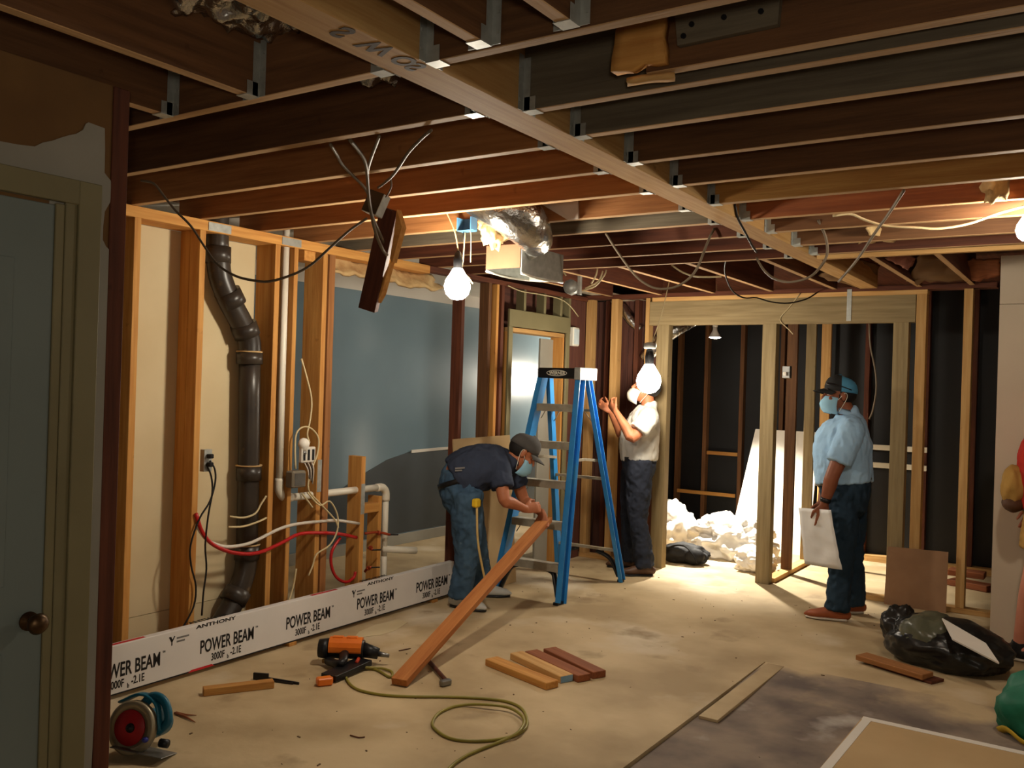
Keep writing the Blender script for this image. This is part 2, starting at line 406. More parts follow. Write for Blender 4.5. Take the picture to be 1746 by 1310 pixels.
for i, (y, mm) in enumerate(((1.855, W_JOIST), (2.20, W_JOIST), (2.325, W_GREY), (2.64, W_GREY), (3.04, W_JOIST), (3.455, W_JOIST), (3.87, W_STUD),
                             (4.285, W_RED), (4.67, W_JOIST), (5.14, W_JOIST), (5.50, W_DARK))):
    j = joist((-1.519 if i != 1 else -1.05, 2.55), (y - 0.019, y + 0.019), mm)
    if i != 1: hanger(-1.519, y, 1, j)
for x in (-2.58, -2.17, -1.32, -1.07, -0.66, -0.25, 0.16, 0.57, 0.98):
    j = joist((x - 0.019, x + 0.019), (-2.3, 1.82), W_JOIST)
    if x < -1.0: hanger(x, 1.82, -1, j, 'y')
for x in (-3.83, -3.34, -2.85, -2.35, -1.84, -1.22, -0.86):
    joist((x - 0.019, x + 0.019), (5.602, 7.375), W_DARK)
# a bolted scab board and a broken block between the near joists
sc_ = prism('scab_board', [PY(a, b, 2.178) for a, b in ((1155, 18), (1160, 82), (1330, 46), (1336, -16))], (0, -0.02, 0), W_GREY, ceiling)
for a, b in ((1166, 62), (1235, 30), (1298, 20), (1180, 42)):
    p = PY(a, b, 2.158); cyl('bolt', p, p + V((0, -0.006, 0)), 0.007, BLACKP, sc_, 8)
patch('split_block', [(-1.13, 2.18, 2.425), (-0.98, 2.18, 2.43), (-0.99, 2.175, 2.60), (-1.10, 2.175, 2.60)], 5, 5, 0.012, W_STUD, ceiling, 0.04, 9, 3, 0.12)
patch('torn_board_strip', [GZ(1068, 140, 2.405), GZ(1150, 128, 2.41), GZ(1152, 138, 2.405), GZ(1070, 148, 2.40)], 6, 2, 0.006, W_NEW, ceiling, 0.012, 9, 4, 0.2)
# the painted scrawl under the beam and a strap hanger of bent steel on its side
for ch, px_, py_, s_ in (('S', 533, 60, 0.10), ('W', 577, 82, 0.095), ('O', 625, 108, 0.09), ('S', 655, 120, 0.09)):
    p = GZ(px_, py_, ZB - 0.0012)
    text('spray_letter', ch, (-1.535, p.y, p.z), (0.12, 1, 0), (-1, 0.12, 0), s_, SPRAY, beam, 0.9, 0.003)
# foil-faced insulation up between the joists
patch('foil_insulation', [GZ(285, 12, 2.585), GZ(515, 84, 2.585), GZ(560, 40, 2.61), GZ(330, -30, 2.61)], 40, 14, 0.035, FOIL, ceiling, 0.006, 16, 2, 0.1)
patch('foil_insulation', [GZ(612, 135, 2.57), GZ(690, 142, 2.57), GZ(695, 120, 2.59), GZ(620, 118, 2.59)], 14, 6, 0.03, FOIL, ceiling, 0.006, 18, 5, 0.1)
# ragged paper, pink batts and torn ceiling board hanging at the far right corner
for k, (q, m_, z0, z1) in enumerate((
        (((1395, 470), (1475, 492), (1500, 455), (1440, 430)), KRAFT, 2.45, 2.56), (((1510, 440), (1545, 460), (1560, 440), (1530, 425)), PINK, 2.44, 2.52),
        (((1545, 480), (1650, 478), (1640, 440), (1570, 430)), KRAFT, 2.43, 2.54), (((1650, 475), (1708, 470), (1706, 440), (1648, 442)), W_RED, 2.45, 2.55),
        (((1470, 392), (1520, 415), (1530, 395), (1480, 380)), INSUL, 2.44, 2.50), (((1620, 425), (1746, 420), (1746, 405), (1625, 415)), W_NEW, 2.46, 2.50))):
    patch('torn_insulation_scrap', [GZ(*q[0], z0), GZ(*q[1], z0), GZ(*q[2], z1), GZ(*q[3], z1)], 10, 8, 0.03, m_, ceiling, 0.012, 7, k * 3 + 1, 0.15)
blob('insulation_tuft', PY(1697, 305, 4.22), (0.05, 0.05, 0.10), INSUL, ceiling, 0.5, 4, 3, 5)
blob('insulation_tuft', PY(1480, 395, 5.30), (0.07, 0.05, 0.06), INSUL, ceiling, 0.5, 4, 3, 8)
bx('ledger_board', (-1.5, -0.35), (5.56, 5.60), (2.40, 2.60), W_NEW, ceiling)

# ---- left wall: opened stud wall, bare drywall behind its first bays
wl = empty('wall_left', (-4.16, 2.6, 0), kind='structure')
X0, X1 = -4.245, -4.08
bx('top_plate', (X0, X1), (2.55, 5.05), (2.362, 2.419), W_STUD, wl)
bx('top_plate', (-4.17, X1), (5.05, 7.40), (2.38, 2.419), W_DARK, wl)
bx('bottom_plate', (X0, X1), (2.55, 6.08), (0, 0.038), W_STUD, wl)
bx('drywall_sheet', (-4.262, -4.247), (2.45, 3.61), (0.30, 2.36), DRY, wl, 0)
bx('drywall_sheet', (-4.262, -4.247), (2.45, 3.61), (0.01, 0.297), DRY, wl, 0)
for y, yw, z1, mm in ((2.70, 0.038, 2.362, W_STUD), (3.615, 0.038, 2.362, W_STUD), (3.762, 0.032, 2.362, W_STUD),
                      (4.00, 0.038, 2.362, W_STUD), (4.055, 0.05, 2.362, W_JOISTL), (5.44, 0.04, 2.38, W_DARK), (5.79, 0.04, 2.38, W_JOIST), (5.90, 0.035, 2.38, W_STUD),
                      (5.97, 0.04, 2.38, W_DARK)):
    bx('stud', (X0 if y < 5 else -4.17, X1), (y, y + yw), (0.038, z1), mm, wl)
for xa, xb in ((X0, -4.165), (-4.163, X1)): bx('stud', (xa, xb), (3.09, 3.128), (0.038, 2.362), W_STUD, wl)
bx('stub_stud', (-4.2, X1), (4.40, 4.44), (0.038, 1.08), W_STUD, wl)
bx('stub_stud', (-4.2, -4.10), (4.60, 4.635), (0.038, 0.80), W_STUD, wl)
bx('blocking', (-4.16, -4.09), (4.442, 4.598), (0.70, 0.76), W_STUD, wl)
for y, z in ((4.02, 0.98), (4.42, 0.80)): bx('nail_plate', (-4.08, -4.077), (y - 0.017, y + 0.017), (z - 0.10, z + 0.10), GALV, wl, 0)
for y in (3.225, 3.745): bx('plate_tie', (-4.079, -4.076), (y - 0.085, y + 0.065), (2.367, 2.412), GALV, wl, 0)
# header wood, paper and debris above the middle bays
bx('cripple', (-4.20, -4.10), (3.86, 3.95), (2.30, 2.362), W_STUD, wl)
patch('torn_plaster_edge', [(-4.20, 4.15, 2.37), (-4.15, 5.2, 2.37), (-4.10, 5.2, 2.26), (-4.12, 4.15, 2.27)], 24, 5, 0.03, INSUL, wl, 0.02, 9, 3, 0.1)

bx('rim_board', (-4.30, -4.272), (5.6, 7.45), (2.42, 2.655), W_DARK, wl)
bx('backing_board', (-4.235, -4.205), (6.02, 7.40), (2.06, 2.52), W_SHEATH, wl)

# ---- doorway in the left wall near the far corner
d2 = empty('door_2', (-4.08, 6.5, 0), kind='structure')
bx('head_casing', (-4.085, -4.065), (6.07, 7.06), (2.06, 2.20), CASING, d2)
bx('side_casing', (-4.085, -4.068), (6.07, 6.13), (0, 2.06), CASING, d2)
bx('side_casing', (-4.085, -4.068), (7.00, 7.06), (0, 2.06), CASING, d2)
bx('head_jamb', (-4.22, -4.09), (6.13, 7.0), (2.02, 2.055), W_NEW, d2)
bx('side_jamb', (-4.22, -4.09), (6.13, 6.15), (0, 2.02), W_STUD, d2)
bx('side_jamb', (-4.22, -4.09), (6.975, 7.0), (0, 2.02), W_STUD, d2)
bx('white_jamb_board', (-4.21, -4.19), (6.76, 6.975), (0, 2.0), PAINTG, d2)
for y in (6.30, 6.62, 6.90, 7.05): bx('cripple_stud', (-4.16, -4.08), (y, y + 0.035), (2.20, 2.38), CASING, d2)
bx('wall_board', (-4.20, -4.10), (7.065, 7.40), (0.0, 2.38), W_SHEATH, wl)

# ---- room beyond: glossy blue-grey wall
wf_ = tag(bx('wall_far_left', (-5.80, -5.72), (1.6, 11.6), (0, 2.52), BLUEW, None, 0), kind='structure')
bx('baseboard', (-5.72, -5.70), (1.6, 11.6), (0, 0.10), PAINTG, wf_)
bx('plaster_band', (-5.72, -5.716), (1.6, 11.6), (2.40, 2.52), DRYW, wf_, 0)
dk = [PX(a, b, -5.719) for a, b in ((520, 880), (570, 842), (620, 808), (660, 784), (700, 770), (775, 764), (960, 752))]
prism('dark_lower_patch', [(-5.719, p.y, p.z) for p in dk] + [(-5.719, dk[-1].y, 0.11), (-5.719, dk[0].y - 0.05, 0.11)], (0.006, 0, 0), mat('dark_grey_wall_tone', c(70, 76, 80), c(52, 56, 58), rough=0.4, rand=0, scale=1.5), wf_)  # darker patch over the lower part of the blue-grey wall
board('pale_strip', (-5.708, dk[4].y, dk[4].z), (-5.708, dk[5].y + 0.3, dk[5].z + 0.01), 0.03, 0.012, DRYW, wf_, (0, 0, 1))
tag(bx('ceiling_side', (-5.80, -4.27), (1.6, 11.6), (2.52, 2.56), DRYW, None, 0), kind='structure')
tag(bx('wall_side', (-5.72, -4.262), (1.6, 1.68), (0, 2.52), DRYW, None, 0), kind='structure')

# ---- back wall: framed opening with a treated header
wb = empty('wall_back', (-2.6, 7.45, 0), kind='structure')
bx('top_plate', (-4.25, -0.7), (7.40, 7.52), (2.402, 2.44), W_DARK, wb)
bx('top_plate', (-3.43, -1.165), (7.40, 7.49), (2.366, 2.402), W_NEW, wb)
bx('header', (-3.45, -1.245), (7.40, 7.445), (2.155, 2.366), W_TREAT, wb)
bx('header', (-3.45, -1.245), (7.447, 7.49), (2.155, 2.366), W_TREAT, wb)
bx('post', (-3.375, -3.26), (7.40, 7.49), (0, 2.155), W_TREAT, wb)
bx('post', (-2.42, -2.305), (7.40, 7.49), (0, 2.155), W_TREAT, wb)
bx('post', (-1.40, -1.29), (7.40, 7.49), (0.038, 2.155), W_TREAT, wb)
for xa, xb, z1, mm in ((-4.095, -4.03, 2.40, W_NEW), (-3.835, -3.765, 2.40, W_NEW), (-3.49, -3.452, 2.40, W_NEW), (-1.24, -1.168, 2.366, W_NEW), (-0.915, -0.855, 2.40, W_NEW)):
    bx('stud', (xa, xb), (7.40, 7.49), (0.038, z1), mm, wb)
bx('bottom_plate', (-4.1, -3.38), (7.40, 7.49), (0, 0.038), W_NEW, wb)
bx('bottom_plate', (-1.58, -0.66), (7.39, 7.49), (0, 0.038), W_NEW, wb)
for i, x in enumerate((-4.24, -4.08, -3.92, -3.76, -3.60)):
    bx('sheathing_board', (x, x + 0.155), (7.62, 7.64), (0, 2.40), W_SHEATH, wb)
for x in (-3.96, -3.66): bx('stud', (x, x + 0.04), (7.53, 7.62), (0, 2.40), W_DARK, wb)
bx('strap', (-1.75, -1.715), (7.396, 7.399), (2.17, 2.42), GALV, wb, 0)
# partition running back from the right post
wm = empty('wall_middle', (-2.33, 8.3, 0), kind='structure')
bx('bottom_plate', (-2.375, -2.285), (7.50, 9.15), (0, 0.038), W_NEW, wm)
for y, mm in ((7.95, W_JOIST), (8.54, W_TREAT), (9.08, W_NEW)): bx('stud', (-2.375, -2.285), (y, y + 0.038), (0.038, 2.40), mm, wm)
bx('top_plate', (-2.375, -2.285), (7.50, 9.15), (2.40, 2.44), W_DARK, wm)
# black-papered outer walls of the back room
wk = tag(bx('wall_far_back', (-4.5, -2.2), (9.90, 9.95), (0, 2.6), BLACKW, None, 0), kind='structure')
for x in (-4.20, -3.87, -3.45, -3.0): bx('stud', (x, x + 0.045), (9.81, 9.898), (0, 2.55), W_JOIST, wk)
bx('blocking', (-4.15, -3.46), (9.79, 9.809), (0.40, 0.44), W_STUD, wk)
bx('blocking', (-3.82, -3.46), (9.83, 9.88), (0.86, 0.90), W_STUD, wk)
tag(bx('wall_back_room', (-4.55, -4.42), (7.66, 9.90), (0, 2.6), BLACKW, None, 0), kind='structure')
wr2 = tag(bx('wall_far_right', (-2.28, 2.6), (9.24, 9.28), (0, 2.6), BLACKW, None, 0), kind='structure')
bx('bottom_plate', (-2.2, 1.0), (9.12, 9.238), (0, 0.06), W_NEW, wr2)
for x in (-1.98, -1.45, -1.05, -0.6): bx('stud', (x, x + 0.045), (9.15, 9.238), (0.06, 2.6), W_DARK, wr2)
for z in (1.07, 0.90): bx('white_rail', (-2.0, -1.4), (9.12, 9.148), (z, z + 0.05), PVC, wr2)
# drywall partition at the right, and the walls behind the photographer
wr = tag(bx('wall_right', (-0.617, 1.6), (6.70, 6.714), (0.0, 2.21), DRYR, None, 0.001), kind='structure')
bx('drywall_sheet', (-0.617, 1.6), (6.70, 6.714), (2.213, 2.53), DRYR, wr, 0.001)
bx('stud', (-0.60, -0.56), (6.715, 6.80), (0, 2.53), W_DARK, wr)
tag(bx('wall_east', (2.6, 2.66), (-2.4, 9.3), (0, 2.66), DRYW, None, 0), kind='structure')
tag(bx('wall_front', (-2.6, 2.6), (-2.46, -2.4), (0, 2.66), DRYW, None, 0), kind='structure')

# ---- near wall with the old door: torn paper, a painted remnant, casing, end post
wn = tag(bx('wall_near', (-2.53, -2.453), (-2.4, 1.540), (0, 2.419), KRAFT, None, 0), kind='structure')
bx('end_post', (-2.54, -2.448), (1.541, 1.592), (0, 2.419), W_DARK, wn)
jag = [(0, 265), (130, 290), (260, 305), (320, 275), (390, 262), (450, 240), (510, 222), (570, 210), (620, 180), (640, 135), (660, 125), (700, 140), (780, 170), (782, 330),
       (778, 500), (800, 530), (825, 560), (828, 640), (820, 720), (780, 790), (768, 900), (765, 1000), (790, 1050), (820, 1080), (822, 1200), (818, 1310)]
pts = []
for a_, b_ in jag:
    p = PX(a_ / 4.365, b_ / 4.365 + 180, -2.45); pts.append((-2.453, p.y, p.z))
yr_ = pts[-1][1]
pts += [(-2.453, yr_ - 0.004, 1.2), (-2.453, yr_, 0.9), (-2.453, yr_ - 0.01, 0.4), (-2.453, yr_, 0.0), (-2.453, 1.36, 0.0), (-2.453, 1.36, 2.05), (-2.453, 0.6, 2.05), (-2.453, 0.6, 2.34)]
prism('painted_remnant', pts, (0.003, 0, 0), PAINTG, wn)
d1 = empty('door_1', (-2.47, 0.95, 0), kind='structure')
bx('side_casing', (-2.4499, -2.428), (1.434, 1.502), (0, 2.118), CASING, d1)
bx('side_casing', (-2.4499, -2.436), (1.40, 1.434), (0, 2.06), CASING, d1)
bx('head_casing', (-2.4499, -2.428), (0.50, 1.434), (2.05, 2.118), CASING, d1)
bx('stop', (-2.46, -2.44), (1.374, 1.40), (0, 2.045), CASING, d1)
dl = bx('door_leaf', (-2.4525, -2.445), (0.55, 1.374), (0.01, 2.04), DOORM, d1)
for za, zb in ((0.16, 0.82), (1.0, 1.88)): bx('door_panel', (-2.445, -2.440), (0.66, 1.265), (za, zb), DOORM, dl, 0.004)
kn = lathe('knob', [(0.026, 0), (0.026, 0.005), (0.011, 0.008), (0.010, 0.03), (0.024, 0.036), (0.029, 0.05), (0.022, 0.062), (0.001, 0.066)],
           (-2.4445, 1.335, 0.895), (1, 0, 0), mat('aged_brass', c(96, 72, 46), c(70, 52, 34), rough=0.4, metal=0.8, rand=0), dl)

# ================================================================== LAMPS
def bulb_lamp(ce, strength, label, wire_top, r=0.065, cable=CABLE, guard=False):
    ce = V(ce); t = empty('hanging_bulb', ce, label, 'lamp')
    em = mat('glowing_bulb_%g' % strength, (1, 0.95, 0.85), rough=0.4, rand=0, emit=(WARM, strength))
    prof = [(0.001, -r), (r * 0.5, -r * 0.88), (r * 0.85, -r * 0.53), (r, 0), (r * 0.88, r * 0.5), (r * 0.6, r * 0.95), (r * 0.36, r * 1.35)]
    lathe('bulb', prof, ce, (0, 0, 1), em, t, 20)
    lathe('socket', [(r * 0.30, r * 1.3), (r * 0.34, r * 1.36), (r * 0.36, r * 2.0), (r * 0.26, r * 2.5), (0.006, r * 2.7)], ce, (0, 0, 1), BLACKP, t, 14)
    p0 = ce + V((0, 0, r * 2.6)); p1 = V(wire_top)
    mid = (p0 + p1) / 2 + V((0.012, 0.008, 0))
    tube('cord', [p0, mid, p1], 0.004, cable, t, 6, 4)
    return t
bulb_lamp((-2.77, 3.65, 2.07), BULB_A, 'bare glowing bulb hung below the joists beside the splintered dangling board', (-2.78, 3.54, 2.45), 0.068)
lampB = bulb_lamp((-3.02, 6.50, 1.645), BULB_B, 'bare glowing bulb on a long drop cord at the head of the man in white', (-2.868, 6.50, 2.45), 0.098)
lathe('lamp_box', [(0.0, 0.25), (0.045, 0.25), (0.05, 0.255), (0.05, 0.29), (0.02, 0.30), (0.0, 0.30)], (-3.02, 6.50, 1.65), (0, 0, 1), GALV, lampB, 8)
bulb_lamp((-0.31, 4.47, 2.32), BULB_D, 'bare glowing bulb tucked under the bright orange joists', (-0.31, 4.60, 2.43), 0.05)
bulb_lamp((0.22, -0.25, 1.62), BULB_F, 'bare work bulb hanging behind the photographer', (0.17, -0.25, 2.45), 0.065)
bulb_lamp((-4.66, 10.45, 1.66), BULB_G, 'bare bulb lighting the blue-grey room beyond the doorway', (-4.66, 10.45, 2.53), 0.065)
# flood bulb in the back room, shining down
fc = V((-3.30, 8.62, 2.12))
fl = empty('flood_lamp', fc, 'small flood bulb shining down on the white plastic sheeting', 'lamp')
lathe('reflector', [(0.0, 0.10), (0.022, 0.10), (0.024, 0.07), (0.034, 0.05), (0.06, 0.005), (0.064, 0.0)], fc, (0, 0, 1), CERAM, fl, 20)
lathe('lens', [(0.0, -0.012), (0.03, -0.010), (0.05, -0.005), (0.061, 0.002), (0.0, 0.003)], fc, (0, 0, 1), mat('lit_flood_lens', (1, 0.95, 0.85), rough=0.4, rand=0, emit=((1.0, 0.88, 0.68), 40)), fl, 20)
lathe('socket', [(0.024, 0.10), (0.026, 0.11), (0.026, 0.17), (0.006, 0.18)], fc, (0, 0, 1), CERAM, fl, 14)
tube('cord', [fc + V((0, 0, 0.17)), fc + V((0.01, 0, 0.3)), fc + V((0, 0, 0.54))], 0.004, CABLE, fl, 6, 3)
ld = bpy.data.lights.new('flood_beam', 'SPOT'); ld.energy = BULB_C; ld.color = (1.0, 0.92, 0.78); ld.spot_size = math.radians(80); ld.spot_blend = 0.6; ld.shadow_soft_size = 0.05
lo = bpy.data.objects.new('flood_beam', ld); COL.objects.link(lo); lo.location = fc + V((0, 0, -0.03)); lo.rotation_euler = (math.radians(-8), math.radians(-14), 0); setp(lo, fl)

# ================================================================== PRINTED BEAM ALONG THE LEFT WALL
La, Lb = V((-3.985, 2.15, 0)), V((-4.040, 5.36, 0))          # line of the middle of its thickness
ld_ = (Lb - La).normalized(); ln_ = V((ld_.y, -ld_.x, 0))     # ln_ points into the room
LH, LT = 0.241, 0.046
lv = empty('laminated_beam', La, 'long white-wrapped laminated beam with black print lying along the stud wall', 'beam')
zc_ = V((0, 0, 0.022 + LH / 2))
board('beam_body', La + zc_, Lb + zc_, LH, LT, WRAP, lv, (0, 0, 1), 0.003)
for q in (0.05, 0.5, 0.93):
    p = La.lerp(Lb, q); board('sleeper', p + ln_ * 0.03 + V((0, 0, 0.0105)), p - ln_ * 0.03 + V((0, 0, 0.0105)), 0.06, 0.021, W_STUD, lv, ld_)
bx_ = La + ln_ * (LT / 2 + 0.0005)
def on_lvl(y, z): return bx_ + ld_ * ((y - La.y) / ld_.y) + V((0, 0, z + 0.022))
for i in range(5):
    y = 2.483 + 0.608 * i
    text('print_name', 'POWER BEAM', on_lvl(y, 0.085), ld_, (0, 0, 1), 0.098, INK, lv, 0.60, 0.0017)
    text('print_mark', 'TM', on_lvl(y + 0.378, 0.142), ld_, (0, 0, 1), 0.016, INK, lv, 0.8)
    text('print_grade', '3000F', on_lvl(y + 0.075, 0.031), ld_, (0, 0, 1), 0.055, INK, lv, 0.66, 0.0008)
    text('print_grade', 'b', on_lvl(y + 0.182, 0.019), ld_, (0, 0, 1), 0.032, INK, lv, 0.7, 0.0006)
    text('print_grade', '-2.1E', on_lvl(y + 0.204, 0.031), ld_, (0, 0, 1), 0.055, INK, lv, 0.66, 0.0008)
top_ = lambda y, off: La + ld_ * ((y - La.y) / ld_.y) + ln_ * off + V((0, 0, LH + 0.0226))
for y in (2.90, 4.26): # small leaf-like maker's mark with two lines beside it
    o_ = on_lvl(y, 0.0)
    for a_, b_ in (((0, .218), (.016, .190)), ((.032, .218), (.016, .190)), ((.016, .205), (.016, .172)), ((.008, .218), (.016, .198))):
        board('maker_mark', o_ + ld_ * a_[0] + V((0, 0, a_[1] - 0.004)), o_ + ld_ * b_[0] + V((0, 0, b_[1] - 0.004)), 0.006, 0.001, INK, lv, ld_, 0)
    for z_, w_ in ((0.200, 0.075), (0.182, 0.05)): board('mark_line', o_ + ld_ * 0.045 + V((0, 0, z_)), o_ + ld_ * (0.045 + w_) + V((0, 0, z_)), 0.009, 0.0008, INKG, lv, (0, 0, 1), 0)
for y in (3.06, 4.40):
    text('print_maker', 'ANTHONY', top_(y, -0.017), ld_, -ln_, 0.052, INK, lv, 1.0, 0.001)
    text('print_maker', 'ANTHONY', on_lvl(y + 0.004, 0.222), ld_, (0, 0, 1), 0.026, INK, lv, 2.0, 0.0006)
for y in (2.55, 3.92):
    board('red_stripe', top_(y, 0.0), top_(y + 0.22, 0.0), 0.022, 0.0008, REDINK, lv, ln_, 0)
prism('red_stripe', [on_lvl(3.02, -0.0), on_lvl(3.19, -0.0), on_lvl(3.17, 0.012), on_lvl(3.04, 0.012)], ln_ * 0.0006, REDINK, lv)
board('dark_edge_print', on_lvl(2.2, 0.004), on_lvl(5.3, 0.004), 0.007, 0.0006, INK, lv, (0, 0, 1), 0)

# ================================================================== STEP LADDER
BLUEF = mat('blue_fibreglass', c(58, 140, 206), c(46, 122, 188), rough=0.32, scale=6, rand=0, blotch=(c(150, 176, 190), 22, 0.71))
ldr = empty('step_ladder', (-3.57, 6.15, 0), 'blue fibreglass step ladder with a black printed cap', 'ladder')
ZT = 1.66
def fr(s, z):      # front rail centre line; s -1 left, 1 right
    q = z / ZT; return V((-3.555 + s * (0.265 - 0.115 * q), 5.66 + 0.40 * q, z))
def br(s, z):
    q = z / ZT; return V((-3.575 + s * (0.285 - 0.125 * q), 6.66 - 0.46 * q, z))
def channel(name, a, b, w, d, m, par, side, inward):
    """C-section rail: web plus two flanges"""
    A = frame(b - a, side); bm = bmesh.new(); L_ = (b - a).length; t_ = 0.005
    add_box(bm, (0, 0, 0), (L_, w, t_)); 
    for s in (-1, 1): add_box(bm, (0, s * (w / 2 - t_ / 2), inward * d / 2), (L_, t_, d))
    bmesh.ops.rotate(bm, verts=bm.verts, matrix=A, cent=(0, 0, 0)); bmesh.ops.translate(bm, verts=bm.verts, vec=(a + b) / 2)
    return mesh_obj(name, bm, m, par)
for s in (-1, 1):
    channel('front_rail', fr(s, 0.01), fr(s, ZT + 0.02), 0.088, 0.042, BLUEF, ldr, (0, 1, 0), -s)
    channel('rear_rail', br(s, 0.01), br(s, ZT + 0.02), 0.058, 0.034, BLUEF, ldr, (0, 1, 0), -s)
    for fn, w in ((fr, 0.085), (br, 0.055)):
        p = fn(s, 0.0); bx('foot', (p.x - 0.02, p.x + 0.02), (p.y - w / 2, p.y + w / 2), (0, 0.022), BLACKP, ldr)
    # curved black braces from the lowest tread / rung down to the feet
    for fn, z0 in ((fr, 0.25), (br, 0.25)):
        a = fn(s, 0.05); b = fn(s, z0); e = fn(s * 0.35, z0 - 0.01)
        tube('knee_brace', [e, (b * 0.55 + e * 0.45) + V((0, 0, -0.035)), a * 0.45 + b * 0.55 + V((-s * 0.045, 0, 0)), a + V((-s * 0.012, 0, 0))], [(0.026, 0.016)] * 4, BLACKP, ldr, 6, 5, (0, 1, 0))
for z in (0.265, 0.56, 0.855, 1.145, 1.43):
    a, b = fr(-1, z), fr(1, z); bm = bmesh.new()
    add_box(bm, (a + b) / 2 + V((0, 0.0, 0.012)), (b.x - a.x - 0.012, 0.085, 0.006))
    for k in (-1, 1): add_box(bm, (a + b) / 2 + V((0, k * 0.041, -0.013)), (b.x - a.x - 0.012, 0.004, 0.056))
    st = mesh_obj('step', bm, ALU, ldr)
    for s in (-1, 1):
        p = fr(s, z); tube('step_brace', [p + V((-s * 0.012, 0.02, -0.10)), p + V((-s * 0.075, 0.01, -0.008))], 0.004, ALU, st, 6, 1)
for z in (0.265, 0.855, 1.40):
    a, b = br(-1, z), br(1, z); bm = bmesh.new()
    add_box(bm, (a + b) / 2, (b.x - a.x - 0.01, 0.030, 0.022)); mesh_obj('rear_rung', bm, ALU, ldr)
    for s in (-1, 1):
        if z > 1: tube('rung_brace', [br(s, z - 0.10) + V((-s * 0.008, 0, 0)), br(s * 0.6, z - 0.008)], 0.004, ALU, ldr, 6, 1)
for s in (-1, 1):
    a, b = fr(s, 1.02), br(s, 1.00); m_ = (a + b) / 2 + V((-s * 0.012, 0, 0.012))
    board('spreader_bar', a + V((-s * 0.015, 0, 0)), m_, 0.022, 0.004, ALU, ldr, (0, 0, 1)); board('spreader_bar', m_, b + V((-s * 0.015, 0, 0)), 0.022, 0.004, ALU, ldr, (0, 0, 1))
cp = bx('top_cap', (-3.745, -3.365), (6.00, 6.265), (1.645, 1.725), BLACKP, ldr, 0.012)
bm = bmesh.new()
for r0, r1, z in ((0.092, 0.024, 0),):
    n = 28
    o1 = [bm.verts.new((-3.565 + r0 * math.cos(2 * math.pi * k / n), 5.9985, 1.685 + r1 * math.sin(2 * math.pi * k / n))) for k in range(n)]
    o2 = [bm.verts.new((-3.565 + (r0 - 0.006) * math.cos(2 * math.pi * k / n), 5.9985, 1.685 + (r1 - 0.006) * math.sin(2 * math.pi * k / n))) for k in range(n)]
    for k in range(n): bm.faces.new((o1[k], o1[(k + 1) % n], o2[(k + 1) % n], o2[k]))
mesh_obj('cap_oval', bm, PVC, cp)
text('cap_print', 'WERNER', (-3.632, 5.999, 1.673), (1, 0, 0), (0, 0, 1), 0.036, PVC, cp, 0.98, 0.001)
bx('cap_bracket', (-3.41, -3.355), (5.995, 6.27), (1.635, 1.732), GALV, cp, 0.006)
p = fr(1, 0.94); 
board('warning_label', fr(1, 0.86) + V((0.0035, -0.0, 0)) + V((0.0, -0.0385, 0)), fr(1, 1.02) + V((0.0035, -0.0385, 0)), 0.022, 0.001, mat('yellow_label', c(232, 206, 48), rand=0), ldr, (1, 0, 0), 0)
board('warning_label', fr(1, 0.84) + V((0.0032, 0, 0)), fr(1, 1.02) + V((0.0032, 0, 0)), 0.05, 0.001, mat('yellow_label', c(232, 206, 48), rand=0), ldr, (0, 1, 0), 0)

# ---- plank from the floor up onto the ladder tread
pk = board('wood_plank', (-3.03, 3.60, 0.022), (-3.415, 5.66, 0.608), 0.092, 0.038, W_PLANK, None, (1, 0.19, 0))
tag(pk, 'long orange two-by-four leaning from the floor onto a ladder step', 'plank')

# ---- leaning sheets
sh1 = prism('brown_panel', [(-4.055, 5.34, 1.165), (-4.055, 6.09, 1.175), (-3.95, 6.09, 0.0), (-3.95, 5.34, 0.0)], (0.014, 0, 0.002), DRYTAN)
tag(sh1, 'tan board leaning on the wall studs behind the ladder', 'board')
sh3 = prism('cardboard_sheet', [(-1.385, 7.375, 0.435), (-0.965, 7.375, 0.445), (-0.965, 7.34, 0.0), (-1.395, 7.34, 0.0)], (0, -0.008, 0), mat('pinkish_cardboard', c(152, 116, 86), c(138, 104, 76), rough=0.85, rand=0))
tag(sh3, 'square brown cardboard sheet leaning against the back studs', 'board')
sh4 = prism('white_drywall_sheet', [(-3.08, 9.30, 1.20), (-2.42, 9.30, 1.20), (-2.42, 8.98, 0.0), (-3.22, 8.98, 0.0)], (0, -0.014, 0), DRYW)
tag(sh4, 'tall white drywall offcut leaning in the back room beside white plastic', 'board')
zl = -0.015
sh2 = prism('drywall_sheet', [(-0.975, 4.705, zl), (0.9, 4.65, zl), (0.9, 3.30, zl), (-0.99, 3.30, zl)], (0, 0, 0.013), DRYTAN)
bx('white_edge', (-0.972, 0.9), (4.655, 4.70), (zl + 0.013, zl + 0.0145), DRYW, sh2, 0)
board('white_edge', (-0.948, 4.70, zl + 0.0137), (-0.972, 3.30, zl + 0.0137), 0.04, 0.0015, DRYW, sh2, (1, 0, 0), 0)
tag(sh2, 'tan drywall sheet lying flat on the dirty floor', 'drywall sheet')
for nm_, p4, lb in (('scrap_panel', [GZ(1562, 1188, zl), GZ(1598, 1206, zl), GZ(1700, 1192, zl), GZ(1660, 1172, zl)], 'thin tan offcut lying beside the black rubbish bag'),):
    tag(prism(nm_, p4, (0, 0, 0.010), DRYTAN), lb, 'offcut')

